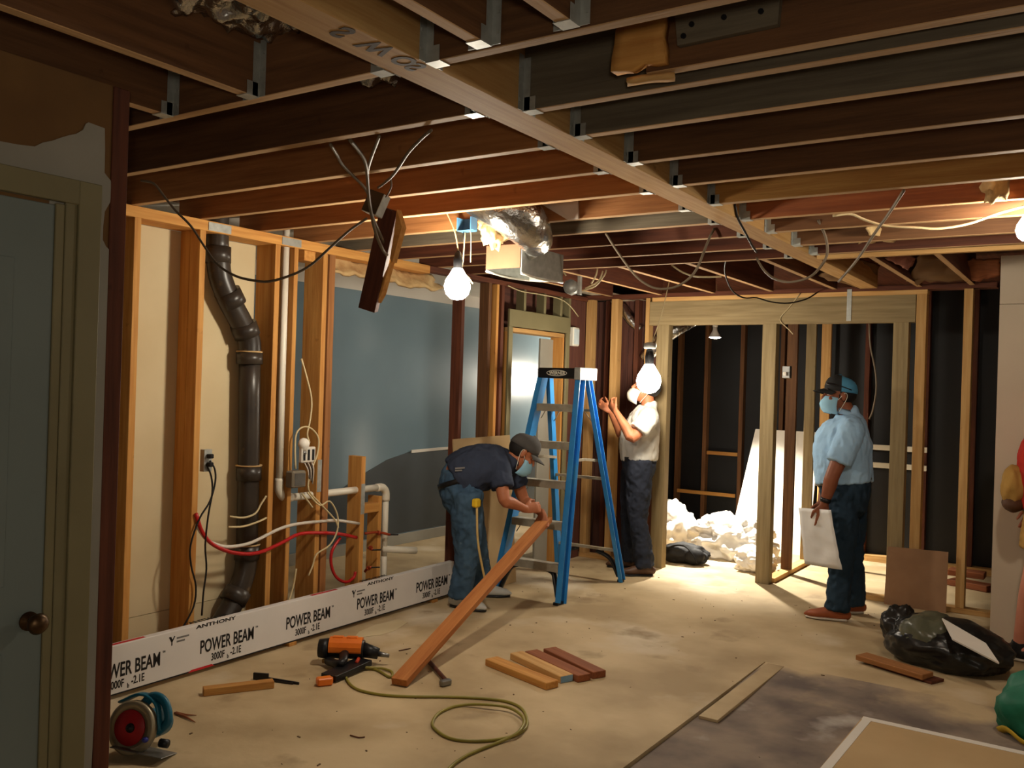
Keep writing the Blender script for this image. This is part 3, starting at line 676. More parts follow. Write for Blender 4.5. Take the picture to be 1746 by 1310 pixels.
# ---- offcuts lying on the slab
for i, (q, m_, lb) in enumerate((
        (((826, 1140), (930, 1185), (953, 1166), (848, 1126)), W_STUD, 'yellow pine offcut at the hose-side end of the row of four'),
        (((868, 1127), (955, 1168), (977, 1160), (892, 1119)), W_NEW, 'pale pine offcut with a blue-marked end second in the row of four'),
        (((892, 1123), (985, 1168), (1007, 1158), (918, 1117)), W_RED, 'reddish offcut beside the blue-marked pale one in the row of four'),
        (((925, 1119), (1010, 1162), (1034, 1152), (948, 1112)), W_RED, 'reddish offcut at the doorway end of the row of four'))):
    P = [GZ(a, b) for a, b in q]
    a_ = (P[0] + P[3]) / 2; b_ = (P[1] + P[2]) / 2
    o = board('wood_offcut', a_ + V((0, 0, 0.0195)), b_ + V((0, 0, 0.0195)), 0.088, 0.038, m_, None, V((0, 0, 1)).cross(b_ - a_), 0.003)
    tag(o, lb, 'offcut', 'row of four offcuts on the slab')
    if i == 1: board('blue_end_mark', b_ + (b_ - a_).normalized() * 0.0005 + V((0, 0, 0.0195)), b_ + (b_ - a_).normalized() * 0.0015 + V((0, 0, 0.0195)), 0.08, 0.034, mat('blue_end_paint', c(150, 180, 200), c(110, 150, 180), rand=0), o, V((0, 0, 1)).cross(b_ - a_), 0)
a_, b_ = GZ(346, 1186), GZ(466, 1172)
o = board('wood_offcut', a_ + V((0, 0, 0.0195)), b_ + V((0, 0, 0.0195)), 0.05, 0.038, W_STUD, None, V((0, 0, 1)).cross(b_ - a_), 0.003); tag(o, 'single yellow pine block lying beside the printed beam', 'offcut')
a_, b_ = GZ(1468, 1128), GZ(1582, 1163)
o = board('board_scrap', a_ + V((0, 0, 0.032)), b_ + V((0, 0, 0.032)), 0.11, 0.03, W_JOISTL, None, V((0, 0, 1)).cross(b_ - a_), 0.003); tag(o, 'splintered reddish board scrap lying against the black rubbish bag', 'scrap board')
o2 = board('board_scrap', a_ + V((0.1, 0.0, 0.008)), b_ + V((0.05, 0.01, 0.008)), 0.12, 0.015, W_DARK, None, V((0, 0, 1)).cross(b_ - a_), 0.002); tag(o2, 'dark thin board under the splintered reddish scrap', 'scrap board')

for i, (q, lb) in enumerate(((((1622, 990), (1690, 1003)), 'reddish board scrap lying behind the back studs, lower one'), (((1618, 974), (1680, 982)), 'reddish board scrap lying behind the back studs, raised one'))):
    a_, b_ = GZ(*q[0], 0.03 + i * 0.05), GZ(*q[1], 0.03 + i * 0.05)
    tag(board('board_scrap', V((a_.x, a_.y, 0.026 + 0.055 * i)), V((b_.x, b_.y, 0.026 + 0.055 * i)), 0.16, 0.05, W_RED, None, V((0, 0, 1)).cross(b_ - a_), 0.004), lb, 'scrap board')

# ---- rubbish bag and boards on it
BAGK = mat('black_bin_liner', c(38, 36, 34), c(24, 23, 22), rough=0.3, rand=0, scale=4, bump=0.5, bscale=9)
bagc = (-0.62, 6.02, 0.17)
bg = blob('rubbish_bag', (-0.77, 5.90, 0.12), (0.36, 0.23, 0.16), BAGK, None, 0.16, 1.5, 5, 3, -0.25, 0.002)
tag(bg, 'bulging black plastic rubbish bag lying on the floor', 'rubbish bag')
blob('tied_neck', (-1.05, 6.05, 0.14), (0.11, 0.11, 0.14), BAGK, bg, 0.25, 2.4, 4, 6, 0, 0.002)
blob('clear_side', (-0.84, 5.88, 0.15), (0.19, 0.19, 0.15), mat('olive_plastic', c(92, 92, 74), c(70, 70, 56), rough=0.28, rand=0, scale=5, bump=0.5, bscale=9), bg, 0.14, 1.8, 4, 8, 0.2, 0.004)
o = prism('white_board', [PY(1606, 1056, 5.76), PY(1680, 1099, 5.62), PY(1703, 1133, 5.50), PY(1624, 1092, 5.60)], (0.003, -0.004, 0.008), DRYW)
tag(o, 'white trim board lying across the black rubbish bag', 'board')
# green sack at the right
GRN = mat('green_woven_sack', c(20, 112, 84), c(14, 92, 68), rough=0.55, rand=0, scale=8, bump=0.2, bscale=40)
gs = blob('green_sack', (-0.17, 5.0, 0.10), (0.26, 0.20, 0.20), GRN, None, 0.16, 2.0, 4, 4, 0.2, -0.013)
tag(gs, 'green woven sack with a yellow hem standing on the dirty floor', 'sack')
tube('yellow_hem', [(-0.40, 4.93, -0.002), (-0.36, 4.86, 0.03), (-0.28, 4.80, 0.0), (-0.18, 4.78, 0.01)], [(0.008, 0.02)] * 4, mat('yellow_hem', c(196, 160, 40), rand=0), gs, 6, 3)

# ---- white plastic sheeting and tool bag in the back room
SHEET = mat('white_plastic_sheet', c(228, 224, 216), c(214, 210, 202), rough=0.35, rand=0, scale=4, bump=0.35, bscale=10)
for i, (p_, r_, lb) in enumerate((((-3.02, 8.50, 0.12), (0.36, 0.30, 0.24), 'big crumpled heap of white plastic sheeting under the flood bulb'),
                                  ((-3.82, 8.75, 0.12), (0.30, 0.36, 0.30), 'crumpled white plastic sheeting beyond the left door post'),
                                  ((-2.60, 7.93, 0.08), (0.17, 0.20, 0.13), 'low roll of white plastic sheeting by the right door post'))):
    tag(blob('plastic_sheeting', p_, r_, SHEET, None, 0.30, 2.0, 5, 11 + i, 0.3 * i, 0.002, i == 0), lb, 'plastic sheeting')
TB = mat('black_canvas', c(18, 17, 18), c(12, 11, 12), rough=0.7, rand=0, scale=9, bump=0.2)
tb = blob('tool_bag', (-3.22, 7.80, 0.085), (0.23, 0.11, 0.10), TB, None, 0.16, 2.2, 4, 2, 0.3, 0.002)
tag(tb, 'floppy black canvas tool bag lying in the doorway', 'bag')
blob('side_pocket', (-3.09, 7.74, 0.08), (0.09, 0.06, 0.075), TB, tb, 0.15, 3, 3, 4, 0.3, 0.003)
tube('bag_strap', [(-3.38, 7.72, 0.05), (-3.30, 7.69, 0.15), (-3.18, 7.70, 0.17), (-3.08, 7.68, 0.10), (-3.04, 7.68, 0.03)], [(0.014, 0.003)] * 5, TB, tb, 6, 4)
tube('bag_strap', [(-3.02, 7.76, 0.12), (-2.975, 7.74, 0.10), (-2.98, 7.72, 0.05), (-3.03, 7.72, 0.03)], [(0.010, 0.003)] * 4, TB, tb, 6, 4)

# ================================================================== PLUMBING IN THE LEFT WALL
dr = empty('drain_stack', (-4.165, 3.55, 0.1), 'thick black cast drain pipe with bell joints in the stud bay', 'pipe')
xp = -4.160
tube('riser', [(xp, 3.262, 2.60), (xp, 3.262, 2.40), (xp, 3.268, 2.26)], 0.062, PIPE, dr, 18, 2)
tube('offset_bend', [(xp, 3.268, 2.28), (xp, 3.29, 2.14), (xp, 3.36, 2.01), (xp, 3.44, 1.90), (xp, 3.505, 1.80), (xp, 3.515, 1.68)], 0.065, PIPE, dr, 18, 4)
tube('stack', [(xp, 3.515, 1.74), (xp, 3.53, 1.2), (xp, 3.54, 0.55)], 0.061, PIPE, dr, 18, 2)
tube('heel_bend', [(xp, 3.54, 0.58), (xp, 3.53, 0.45), (xp, 3.48, 0.33), (xp + 0.01, 3.42, 0.25), (xp + 0.02, 3.34, 0.16), (xp + 0.02, 3.30, 0.06)], 0.062, PIPE, dr, 18, 4)
for (p, q, r) in (((xp, 3.268, 2.30), (xp, 3.27, 2.21), 0.073), ((xp, 3.34, 2.06), (xp, 3.39, 1.985), 0.075), ((xp, 3.46, 1.885), (xp, 3.495, 1.815), 0.076), ((xp, 3.513, 1.72), (xp, 3.515, 1.655), 0.075),
                  ((xp, 3.535, 1.06), (xp, 3.536, 0.98), 0.072), ((xp, 3.54, 0.60), (xp, 3.54, 0.52), 0.072), ((xp, 3.49, 0.35), (xp, 3.445, 0.285), 0.076)):
    cyl('bell_joint', p, q, r, PIPE, dr, 18)
for z, y in ((1.722, 3.513), (1.062, 3.535), (0.602, 3.54)): cyl('oakum_ring', (xp, y, z), (xp, y, z + 0.008), 0.075, INSUL, dr, 18)
pv = empty('vent_pipe', (-4.13, 3.735, 0.9), 'white plastic vent pipe running down, across and down through the studs', 'pipe')
xv = -4.125
tube('pipe_run', [(xv, 3.732, 2.56), (xv, 3.734, 1.6), (xv, 3.738, 0.96)], 0.021, PVC, pv, 12, 1)
tube('elbow', [(xv, 3.738, 0.98), (xv, 3.74, 0.91), (xv, 3.775, 0.865), (xv, 3.84, 0.857)], 0.026, PVC, pv, 12, 4)
tube('pipe_run', [(xv, 3.83, 0.857), (xv, 4.62, 0.857)], 0.023, PVC, pv, 12, 1)
tube('elbow', [(xv, 4.60, 0.857), (xv, 4.66, 0.853), (xv, 4.695, 0.82), (xv, 4.70, 0.76)], 0.027, PVC, pv, 12, 4)
tube('pipe_run', [(xv, 4.70, 0.77), (xv, 4.70, 0.38)], 0.021, PVC, pv, 12, 1)
tube('pipe_run', [(xv, 4.70, 0.38), (xv + 0.01, 4.69, 0.28), (xv, 4.70, 0.02)], 0.020, PVC, pv, 12, 2)
tube('tee_stub', [(xv, 4.68, 0.43), (xv + 0.05, 4.80, 0.415), (xv + 0.10, 4.92, 0.40)], 0.024, PVC, pv, 12, 1)
cyl('stub_mouth', (xv + 0.098, 4.915, 0.4005), (xv + 0.1015, 4.922, 0.3997), 0.017, INKG, pv, 12)
def wall_curve(px_, x): return [PX(a, b, x) for a, b in px_]
t = tube('supply_tube', wall_curve([(334, 893), (350, 918), (375, 931), (400, 932), (430, 925), (470, 905), (500, 895), (540, 890), (575, 888), (612, 893)], -4.082), 0.010, PEXW, None, 8, 4); tag(t, 'white plastic water tube sagging across the stud bays above the red one', 'tube')
t = tube('supply_tube', wall_curve([(334, 876), (345, 908), (365, 930), (400, 943), (440, 943), (480, 926), (510, 911), (545, 909), (580, 911), (608, 917)], -4.070), 0.011, PEXR, None, 8, 4); tag(t, 'red plastic water tube sagging across the stud bays', 'tube')
t = tube('supply_tube', wall_curve([(580, 917), (566, 940), (565, 965), (574, 985), (590, 993), (603, 985), (606, 975)], -4.085), 0.010, PEXR, None, 8, 4); tag(t, 'short red tube bent in a loop beside the stub stud', 'tube')
for q, lb in (([(392, 881), (415, 883), (435, 876), (445, 860), (454, 846)], 'cream cable end curling up in front of the black drain pipe'),
              ([(390, 899), (415, 898), (440, 890), (455, 883)], 'cream cable end lying level in front of the black drain pipe')):
    tag(tube('cable', wall_curve(q, -4.088), 0.006, CABLE, None, 6, 4), lb, 'cable')
for q, lb in (([(358, 786), (366, 800), (367, 822), (358, 855), (340, 885), (325, 930), (326, 965), (334, 1000), (330, 1035), (312, 1070), (300, 1090)], 'black cord from the outlet swinging in front of the deep stud'),
              ([(352, 792), (360, 812), (362, 840), (355, 880), (350, 930), (352, 970), (347, 1010), (344, 1050)], 'black cord from the outlet hanging straight down to the beam')):
    tag(tube('power_cord', wall_curve(q, -4.06), 0.005, CABLEK, None, 6, 4), lb, 'cord')
ob = empty('wall_outlet', PX(347, 786, -4.075), 'metal outlet box with two plugs on the deep stud', 'outlet')
p = PX(347, 786, -4.07)
bx('box', (-4.105, -4.068), (p.y + 0.003, p.y + 0.055), (p.z - 0.06, p.z + 0.06), GALV, ob)
for dz in (0.025, -0.02): bx('plug', (-4.068, -4.035), (p.y + 0.015, p.y + 0.042), (p.z + dz - 0.012, p.z + dz + 0.012), BLACKP, ob, 0.004)
# breaker-like strip with a white ball bulb, hung from a cable
xs = -4.045
p = PX(524, 775, xs)
rs = empty('outlet_strip', p, 'white three-slot outlet block hanging by its wires on the narrow studs', 'outlet')
bx('block', (xs - 0.02, xs + 0.012), (p.y - 0.055, p.y + 0.06), (p.z - 0.05, p.z + 0.045), CERAM, rs, 0.006)
for k in (-1, 0, 1): bx('slot', (xs + 0.012, xs + 0.014), (p.y + k * 0.036 - 0.009, p.y + k * 0.036 + 0.009), (p.z - 0.035, p.z + 0.03), BLACKP, rs, 0)
for k in range(5): tube('loose_wire', [p + V((0.01, -0.03 + k * 0.015, -0.05)), p + V((0.03, -0.02 + k * 0.012, -0.09)), p + V((0.02, 0.0 + k * 0.008, -0.14 - 0.01 * k))], 0.0035, (CERAM, CABLEK)[k % 2], rs, 5, 3)
pb = PX(518, 757, xs)
wbk = empty('globe_bulb', pb, 'unlit white globe bulb above the outlet block', 'bulb')
lathe('globe', [(0.001, -0.036), (0.018, -0.031), (0.031, -0.018), (0.036, 0), (0.031, 0.018), (0.020, 0.030), (0.014, 0.045)], pb, (0.1, 0, -1), GLASSW, wbk, 18)
lathe('screw_base', [(0.014, 0.043), (0.014, 0.062), (0.006, 0.066)], pb, (0.1, 0, -1), STEEL, wbk, 12)
p = PX(505, 817, -4.04)
mb = empty('junction_box', p, 'open grey metal junction box on the narrow studs', 'junction box')
bx('box', (-4.076, -4.01), (p.y - 0.055, p.y + 0.055), (p.z - 0.05, p.z + 0.05), mat('dusty_grey_metal', c(126, 118, 102), c(100, 92, 78), rough=0.6, rand=0), mb, 0.008)
bx('cover_lip', (-4.01, -4.006), (p.y - 0.04, p.y + 0.04), (p.z - 0.036, p.z + 0.036), STEEL, mb, 0.001)
for q, m_, lb in (([(514, 612), (522, 640), (531, 680), (529, 715), (524, 740), (528, 755)], CABLE, 'cream cable dropping from the narrow stud to the globe bulb'),
                  ([(504, 800), (503, 760), (506, 738), (518, 728), (532, 732), (543, 748), (541, 775), (530, 805), (526, 835), (545, 858), (570, 885), (577, 900)], CABLE, 'cream cable looped in an arch over the outlet block'),
                  ([(524, 840), (545, 862), (562, 855), (575, 878), (575, 905), (562, 930), (540, 945), (533, 965), (526, 982)], CABLE, 'cream cable end trailing down past the red tubes'),
                  ([(515, 842), (525, 855), (533, 866)], CABLE, 'short stripped cable end under the metal box'),
                  ([(505, 970), (500, 1000), (490, 1030), (480, 1042)], CABLE, 'cream cable end lying by the foot of the narrow stud')):
    tag(tube('cable', wall_curve(q, -4.03), 0.0055, m_, None, 6, 4), lb, 'cable')
for i, (a, b) in enumerate((((622, 910), (690, 912)), ((628, 935), (660, 938)), ((622, 975), (658, 968)))):
    cu = empty('copper_stub', PX(*a, -4.12), 'reddish copper valve stub poking from the short stud, %s' % ('topmost', 'middle one', 'lowest')[i], 'pipe stub')
    p0, p1 = PX(*a, -4.12), PX(b[0] - 25, b[1], -4.06)
    tube('copper_tube', [p0, (p0 + p1) / 2 + V((0, 0, 0.012)), p1], 0.009, COPPER, cu, 8, 3)
    cyl('collar', p0 * 0.5 + p1 * 0.5 + V((0, 0, 0.008)), p0 * 0.4 + p1 * 0.6 + V((0, 0, 0.008)), 0.016, COPPER, cu, 10)
    tube('end_rod', [p1, p1 + V((0.02, 0.06, -0.005))], 0.005, CABLEK, cu, 6, 1)

# ================================================================== OVERHEAD: DUCT, BOXES, CABLES
du = empty('duct_boot', (-2.71, 4.15, 2.2), 'sheet metal duct boot hanging open below the joists', 'duct')
bm = bmesh.new()
x0, x1, y0, y1, z0, z1 = -2.82, -2.60, 3.97, 4.40, 2.19, 2.325
for ce, dm in (((x0, (y0 + y1) / 2, (z0 + z1) / 2), (0.004, y1 - y0, z1 - z0)), (((x0 + x1) / 2, y1, (z0 + z1) / 2), (x1 - x0, 0.004, z1 - z0)), (((x0 + x1) / 2, (y0 + y1) / 2, z1), (x1 - x0, y1 - y0, 0.003))): add_box(bm, ce, dm)
mesh_obj('boot_shell', bm, GALV, du)
bx('kraft_front', (x0, x1), (y0 - 0.006, y0), (z0 + 0.01, z1), mat('brown_duct_liner', c(112, 82, 58), c(96, 68, 48), rough=0.9, rand=0), du, 0)
bx('metal_side', (x1, x1 + 0.006), (y0, y1), (z0 - 0.02, z1), GALV, du, 0)
for s, e in (((x0, y0, z0), (x0, y1, z0)), ((x1 + 0.006, y0, z0 - 0.02), (x1 + 0.006, y1, z0 - 0.02)), ((x0, y1, z0), (x1, y1, z0))): tube('ragged_flange', [V(s), (V(s) + V(e)) / 2 + V((0, 0, -0.008)), V(e)], 0.007, PVC, du, 6, 3)
blob('sealant_glob', PY(906, 420, 4.05), (0.04, 0.06, 0.065), mat('white_mastic', c(216, 220, 218), c(200, 204, 202), rough=0.7, rand=0), du, 0.3, 3, 3, 2)
fd = tube('flex_duct', [(-2.74, 3.73, 2.55), (-2.62, 3.73, 2.51), (-2.52, 3.74, 2.46), (-2.47, 3.83, 2.385), (-2.52, 4.0, 2.34)], [0.10, 0.125, 0.13, 0.11, 0.085], FOIL, None, 24, 6)
tag(fd, 'crinkled foil flexible duct above the sheet metal boot', 'duct')
pt = prism('panel_scrap', [PY(921, 347, 3.905), PY(984, 341, 3.905), PY(986, 373, 3.905), PY(966, 374, 3.905)], (0, 0.012, 0), DRYW)
tag(pt, 'pale panel scrap fixed on a joist beside the foil duct', 'panel')
bl = blob('insulation_clump', PY(842, 386, 3.80), (0.07, 0.07, 0.10), INSUL, None, 0.45, 2.6, 4, 3); tag(bl, 'tan insulation clump stuffed beside the duct boot', 'insulation')
pb_ = PY(796, 384, 3.885)
eb = empty('electrical_box', pb_, 'blue plastic electrical box under the joists', 'electrical box')
BLUEP = mat('blue_box_plastic', c(96, 150, 190), c(80, 132, 172), rough=0.45, rand=0)
bx('box_back', (pb_.x - 0.045, pb_.x + 0.045), (pb_.y + 0.03, pb_.y + 0.035), (pb_.z - 0.03, pb_.z + 0.04), BLUEP, eb)
for s in (-1, 1): bx('box_side', (pb_.x + s * 0.045 - 0.003, pb_.x + s * 0.045 + 0.003), (pb_.y - 0.03, pb_.y + 0.03), (pb_.z - 0.03, pb_.z + 0.04), BLUEP, eb)
bx('box_floor', (pb_.x - 0.045, pb_.x + 0.045), (pb_.y - 0.03, pb_.y + 0.03), (pb_.z - 0.034, pb_.z - 0.03), BLUEP, eb)
tube('wire', [pb_ + V((-0.02, 0, -0.03)), pb_ + V((-0.02, 0, -0.09))], 0.0025, CABLEK, eb, 5, 1)
tube('wire', [pb_ + V((0.02, 0, -0.03)), pb_ + V((0.03, 0, -0.06)), pb_ + V((0.025, 0.01, -0.20))], 0.0025, CABLE, eb, 5, 3)
# splintered board dangling on old cables, with the box they feed
sc3 = lambda p: (p[0] * 0.886, p[1] * 0.886, 1.58 + (p[2] - 1.58) * 0.886)
hb = board('dangling_board', sc3((-2.935, 3.31, 2.415)), sc3((-3.105, 3.36, 1.935)), 0.080, 0.04, W_DARK, None, (1, 0.25, 0.3)); tag(hb, 'splintered dark board dangling from old cables below the joists', 'board')
prism('splinter', [sc3(p) for p in [(-2.884, 3.30, 2.41), (-2.875, 3.33, 2.33), (-2.93, 3.33, 2.16), (-2.945, 3.33, 2.18), (-2.915, 3.32, 2.30)]], (0.0, 0.03, 0.0), W_STUD, hb)
prism('splinter', [sc3(p) for p in [(-2.94, 3.33, 2.17), (-3.02, 3.36, 2.01), (-3.05, 3.36, 1.97), (-3.01, 3.35, 2.08)]], (0.0, 0.03, 0.0), W_STUD, hb)
jb = empty('junction_box', PY(636, 345, 2.86), 'old metal junction box dangling beside the splintered board', 'junction box')
p = PY(636, 345, 2.86); A_ = frame((0.35, 0.2, 1), (1, 0, -0.3))
for ce, dm, m_ in (((0, 0, 0), (0.095, 0.085, 0.004), BLACKP), ((0, 0.043, 0.02), (0.095, 0.004, 0.044), GALV), ((0, -0.043, 0.02), (0.095, 0.004, 0.044), BLACKP), ((0.047, 0, 0.02), (0.004, 0.085, 0.044), BLACKP), ((-0.047, 0, 0.02), (0.004, 0.085, 0.044), GALV)):
    link('box_panel', boxmesh(*dm, m_, 0.001), jb, None, Matrix.Translation(p + A_ @ V(ce)) @ A_.to_4x4())
def run(q, s):
    """points of a cable: pixels on a plane, or on a depth that slides from s[0] to s[1]"""
    if s[0] == 'x': return [PX(a, b, s[1]) for a, b in q]
    n_ = max(len(q) - 1, 1); return [PY(a, b, s[0] + (s[1] - s[0]) * i / n_) for i, (a, b) in enumerate(q)]
for q, s_, m_, r, lb in (
        ([(563, 246), (575, 265), (583, 280), (600, 298), (620, 318), (630, 335)], (2.30, 2.82), CABLEG, 0.006, 'old grey cable reaching left from the dangling junction box to a joist'),
        ([(596, 238), (610, 255), (622, 275), (626, 300), (628, 330), (632, 360), (640, 395), (652, 425), (660, 435)], (2.30, 2.93), CABLEG, 0.007, 'old grey cable running past the dangling box onto the splintered board'),
        ([(647, 232), (640, 250), (632, 272), (627, 292), (628, 320), (634, 365), (645, 392), (655, 415)], (2.30, 2.94), CABLEG, 0.006, 'old grey cable dropping steeply onto the splintered board'),
        ([(735, 222), (715, 240), (695, 262), (678, 288), (664, 305), (645, 320)], (2.30, 2.82), CABLEG, 0.006, 'old grey cable rising right from the dangling junction box'),
        ([(666, 302), (667, 318), (662, 330), (658, 336)], (2.80, 2.85), CABLEG, 0.004, 'short grey wire hooked beside the dangling junction box'),
        ([(626, 372), (600, 390), (580, 407), (560, 425), (530, 452), (500, 468), (460, 480), (430, 478), (400, 470), (370, 450), (345, 415), (325, 385), (300, 360), (280, 335), (262, 313), (240, 308)], (2.84, 2.296), CABLEG, 0.0055, 'long dark cable sagging from the near post across the stud bays'),
        ([(1033, 398), (1050, 425), (1075, 460), (1095, 480), (1120, 492), (1150, 490), (1175, 475), (1190, 455), (1200, 430), (1210, 405), (1218, 390)], (4.337, 4.703), CABLEG, 0.007, 'thick grey cable looping between the middle joists'),
        ([(1253, 348), (1258, 372), (1270, 395), (1282, 418), (1290, 430)], ('x', -1.513), CABLEK, 0.006, 'black cable hanging by the beam side'),
        ([(1238, 440), (1236, 465), (1248, 495), (1268, 508), (1290, 508), (1315, 515), (1345, 517), (1375, 510), (1395, 498)], (6.0, 7.392), CABLEK, 0.006, 'black cable draped in front of the treated header'),
        ([(1290, 440), (1302, 460), (1320, 475), (1345, 481), (1375, 475), (1395, 460), (1410, 435), (1408, 405), (1395, 375)], (5.0, 4.645), CABLEG, 0.007, 'grey cable looped under the beam end'),
        ([(1541, 325), (1515, 365), (1490, 400), (1460, 445), (1430, 480)], (3.886, 5.0), CABLEG, 0.007, 'stiff grey cable slanting down across the right joists'),
        ([(1420, 368), (1450, 365), (1475, 375), (1510, 385), (1560, 388), (1600, 390), (1650, 382), (1700, 365), (1746, 352)], (4.29, 4.59), CABLE, 0.006, 'cream cable strung below the right joists toward the lamp'),
        ([(1145, 452), (1165, 465), (1190, 472), (1230, 472)], (5.565, 5.6), CABLE, 0.006, 'pale cable lying along the far joists'),
        ([(866, 487), (872, 490), (890, 497), (925, 503), (955, 510), (972, 522), (986, 540)], ('x', -4.068), CABLE, 0.005, 'cream cable end drooping above the doorway'),
        ([(1482, 552), (1484, 590), (1492, 630), (1494, 665), (1488, 700), (1482, 715)], (7.498, 7.52), CABLEG, 0.007, 'grey cable hanging behind the man in the blue shirt'),
        ([(1365, 500), (1345, 525), (1330, 545), (1345, 562), (1352, 570)], (7.394, 7.394), CABLE, 0.004, 'thin pale wire curling down from the header'),
        ([(793, 396), (790, 440), (788, 460), (800, 475), (806, 484)], (3.885, 3.9), CABLE, 0.004, 'thin pale wire dropping from the blue box')):
    tag(tube('cable', run(q, s_), r, m_, None, 6, 4), lb, 'cable')
p = PY(974, 490, 5.95)
cj = empty('junction_box', p, 'grey octagonal ceiling box with a fan of cream cables', 'junction box')
lathe('octagon_box', [(0.0, -0.03), (0.058, -0.03), (0.058, 0.03), (0.0, 0.03)], p, (0.3, -1, 0.1), GALV, cj, 8)
bx('bracket', (p.x + 0.06, p.x + 0.085), (p.y - 0.015, p.y + 0.015), (p.z - 0.06, p.z + 0.16), GALV, cj)
for k, (q) in enumerate(([(985, 470), (983, 445)], [(990, 470), (988, 445)], [(965, 470), (958, 460)], [(995, 495), (1015, 488), (1030, 470), (1034, 460)], [(998, 492), (1020, 480), (1028, 462)], [(1008, 484), (1016, 470), (1019, 458)])):
    tube('cable_tail', [PY(a, b, 5.95) for a, b in q], 0.006, CABLE, cj, 6, 3)
p = PX(973, 574, -4.09)
sb = empty('switch_box', p, 'white plastic box fixed to the wall by the doorway', 'switch box')
bx('box', (-4.098, -4.05), (7.09, 7.20), (p.z - 0.085, p.z + 0.085), PVC, sb, 0.006)
bx('cover', (-4.05, -4.044), (7.10, 7.19), (p.z - 0.07, p.z + 0.07), mat('pale_blue_plastic', c(206, 220, 224), rand=0), sb, 0.003)
for q, r, lb in (([(1048, 512, 7.56), (1064, 530, 7.56), (1078, 548, 7.57), (1092, 562, 7.60)], 0.05, 'foil flexible duct behind the studs left of the opening'),
                 ([(1100, 612, 7.60), (1114, 596, 7.58), (1128, 580, 7.58), (1152, 562, 7.62), (1180, 546, 7.8)], 0.065, 'foil flexible duct bending behind the left door post')):
    tag(tube('flex_duct', [PY(a, b, Y) for a, b, Y in q], r, FOIL, None, 16, 6), lb, 'duct')
p = PY(1345, 635, 7.38)
pw = empty('outlet_box', p, 'small metal outlet box with plugs on the right door post', 'outlet')
bx('box', (p.x - 0.045, p.x + 0.02), (7.345, 7.398), (p.z - 0.05, p.z + 0.05), STEEL, pw, 0.004)
bx('plug', (p.x - 0.03, p.x), (7.315, 7.345), (p.z - 0.03, p.z + 0.0), CERAM, pw, 0.004)

# ================================================================== TOOLS ON THE FLOOR
ORANGE = mat('orange_plastic', c(236, 128, 40), c(222, 110, 32), rough=0.4, rand=0)
ng = empty('nail_gun', GZ(600, 1135), 'orange and black framing nail gun lying on the slab', 'nail gun')
a, b = GZ(558, 1106, 0.085), GZ(618, 1108, 0.085); ax = (b - a).normalized(); sd = V((-ax.y, ax.x, 0))
cyl('rear_cap', a - ax * 0.045, a + ax * 0.01, [0.050, 0.058], BLACKP, ng, 18)
cyl('cylinder_body', a + ax * 0.01, b + ax * 0.01, 0.052, BLACKP, ng, 18)
bm = bmesh.new(); add_tube(bm, [a + ax * 0.015 + V((0, 0, 0.012)), b + V((0, 0, 0.012))], 0.056, 14, 1); mesh_obj('orange_shroud', bm, ORANGE, ng)
for s in (0.3, 0.7): p = a.lerp(b, s); board('shroud_rib', p + V((0, 0, 0.068)) - ax * 0.03, p + V((0, 0, 0.068)) + ax * 0.03, 0.03, 0.006, ORANGE, ng, sd)
cyl('nose_block', b, b + ax * 0.09 + V((0, 0, -0.02)), [0.042, 0.030], BLACKP, ng, 12)
cyl('nose_tip', b + ax * 0.085 + V((0, 0, -0.02)), b + ax * 0.15 + V((0, 0, -0.03)), [0.016, 0.010], STEEL, ng, 10)
n0 = GZ(622, 1128, 0.03); n1 = GZ(560, 1156, 0.022)
board('magazine', n0, n1, 0.10, 0.032, BLACKP, ng, V((0, 0, 1)).cross(n1 - n0))
hd = (a + b) / 2 + V((0, 0, -0.01))
tube('grip', [hd, hd + V((0.10, -0.13, -0.02)), GZ(560, 1128, 0.03)], [(0.032, 0.026), (0.026, 0.022), (0.028, 0.022)], BLACKP, ng, 10, 4)
tube('trigger', [b + V((0.03, -0.06, -0.03)), b + V((0.05, -0.10, -0.04))], 0.010, mat('red_trigger', c(190, 60, 34), rand=0), ng, 8, 1)
board('magazine_end', GZ(540, 1163, 0.022), GZ(566, 1160, 0.022), 0.05, 0.04, ORANGE, ng, (0, 1, 0), 0.006)
board('magazine_arm', GZ(562, 1159, 0.018), GZ(590, 1146, 0.018), 0.035, 0.03, ORANGE, ng, (0, 1, 0), 0.006)
tube('air_fitting', [GZ(562, 1128, 0.03), GZ(550, 1127, 0.03)], 0.012, mat('aged_brass2', c(150, 116, 62), rough=0.4, metal=0.8, rand=0), ng, 10, 1)
HOSE = mat('olive_air_hose', c(150, 140, 62), c(126, 116, 48), rough=0.4, rand=0)
hp = [(552, 1127, .03), (585, 1131, .03), (620, 1138, .02), (650, 1140, .012), (668, 1146, .0075), (665, 1155, .0075), (640, 1142, .0075), (610, 1140, .0075), (592, 1150, .0075), (593, 1162, .0075), (610, 1176, .0075), (650, 1185, .0075), (700, 1188, .0075),
      (780, 1189, .0075), (850, 1194, .0075), (885, 1205, .0075), (898, 1224, .0075), (895, 1243, .0075), (870, 1257, .0075), (820, 1264, .0075), (770, 1260, .0075), (742, 1244, .0075), (738, 1230, .0075), (752, 1214, .0075), (785, 1203, .0075), (830, 1202, .022), (870, 1208, .022),
      (893, 1226, .022), (885, 1248, .022), (855, 1264, .009), (820, 1278, .0075), (790, 1292, .0075), (765, 1312, .0075), (740, 1350, .0075)]
tag(tube('air_hose', [GZ(a, b, z) for a, b, z in hp], 0.0072, HOSE, None, 8, 5), 'olive air hose snaking across the slab from the nail gun', 'hose')

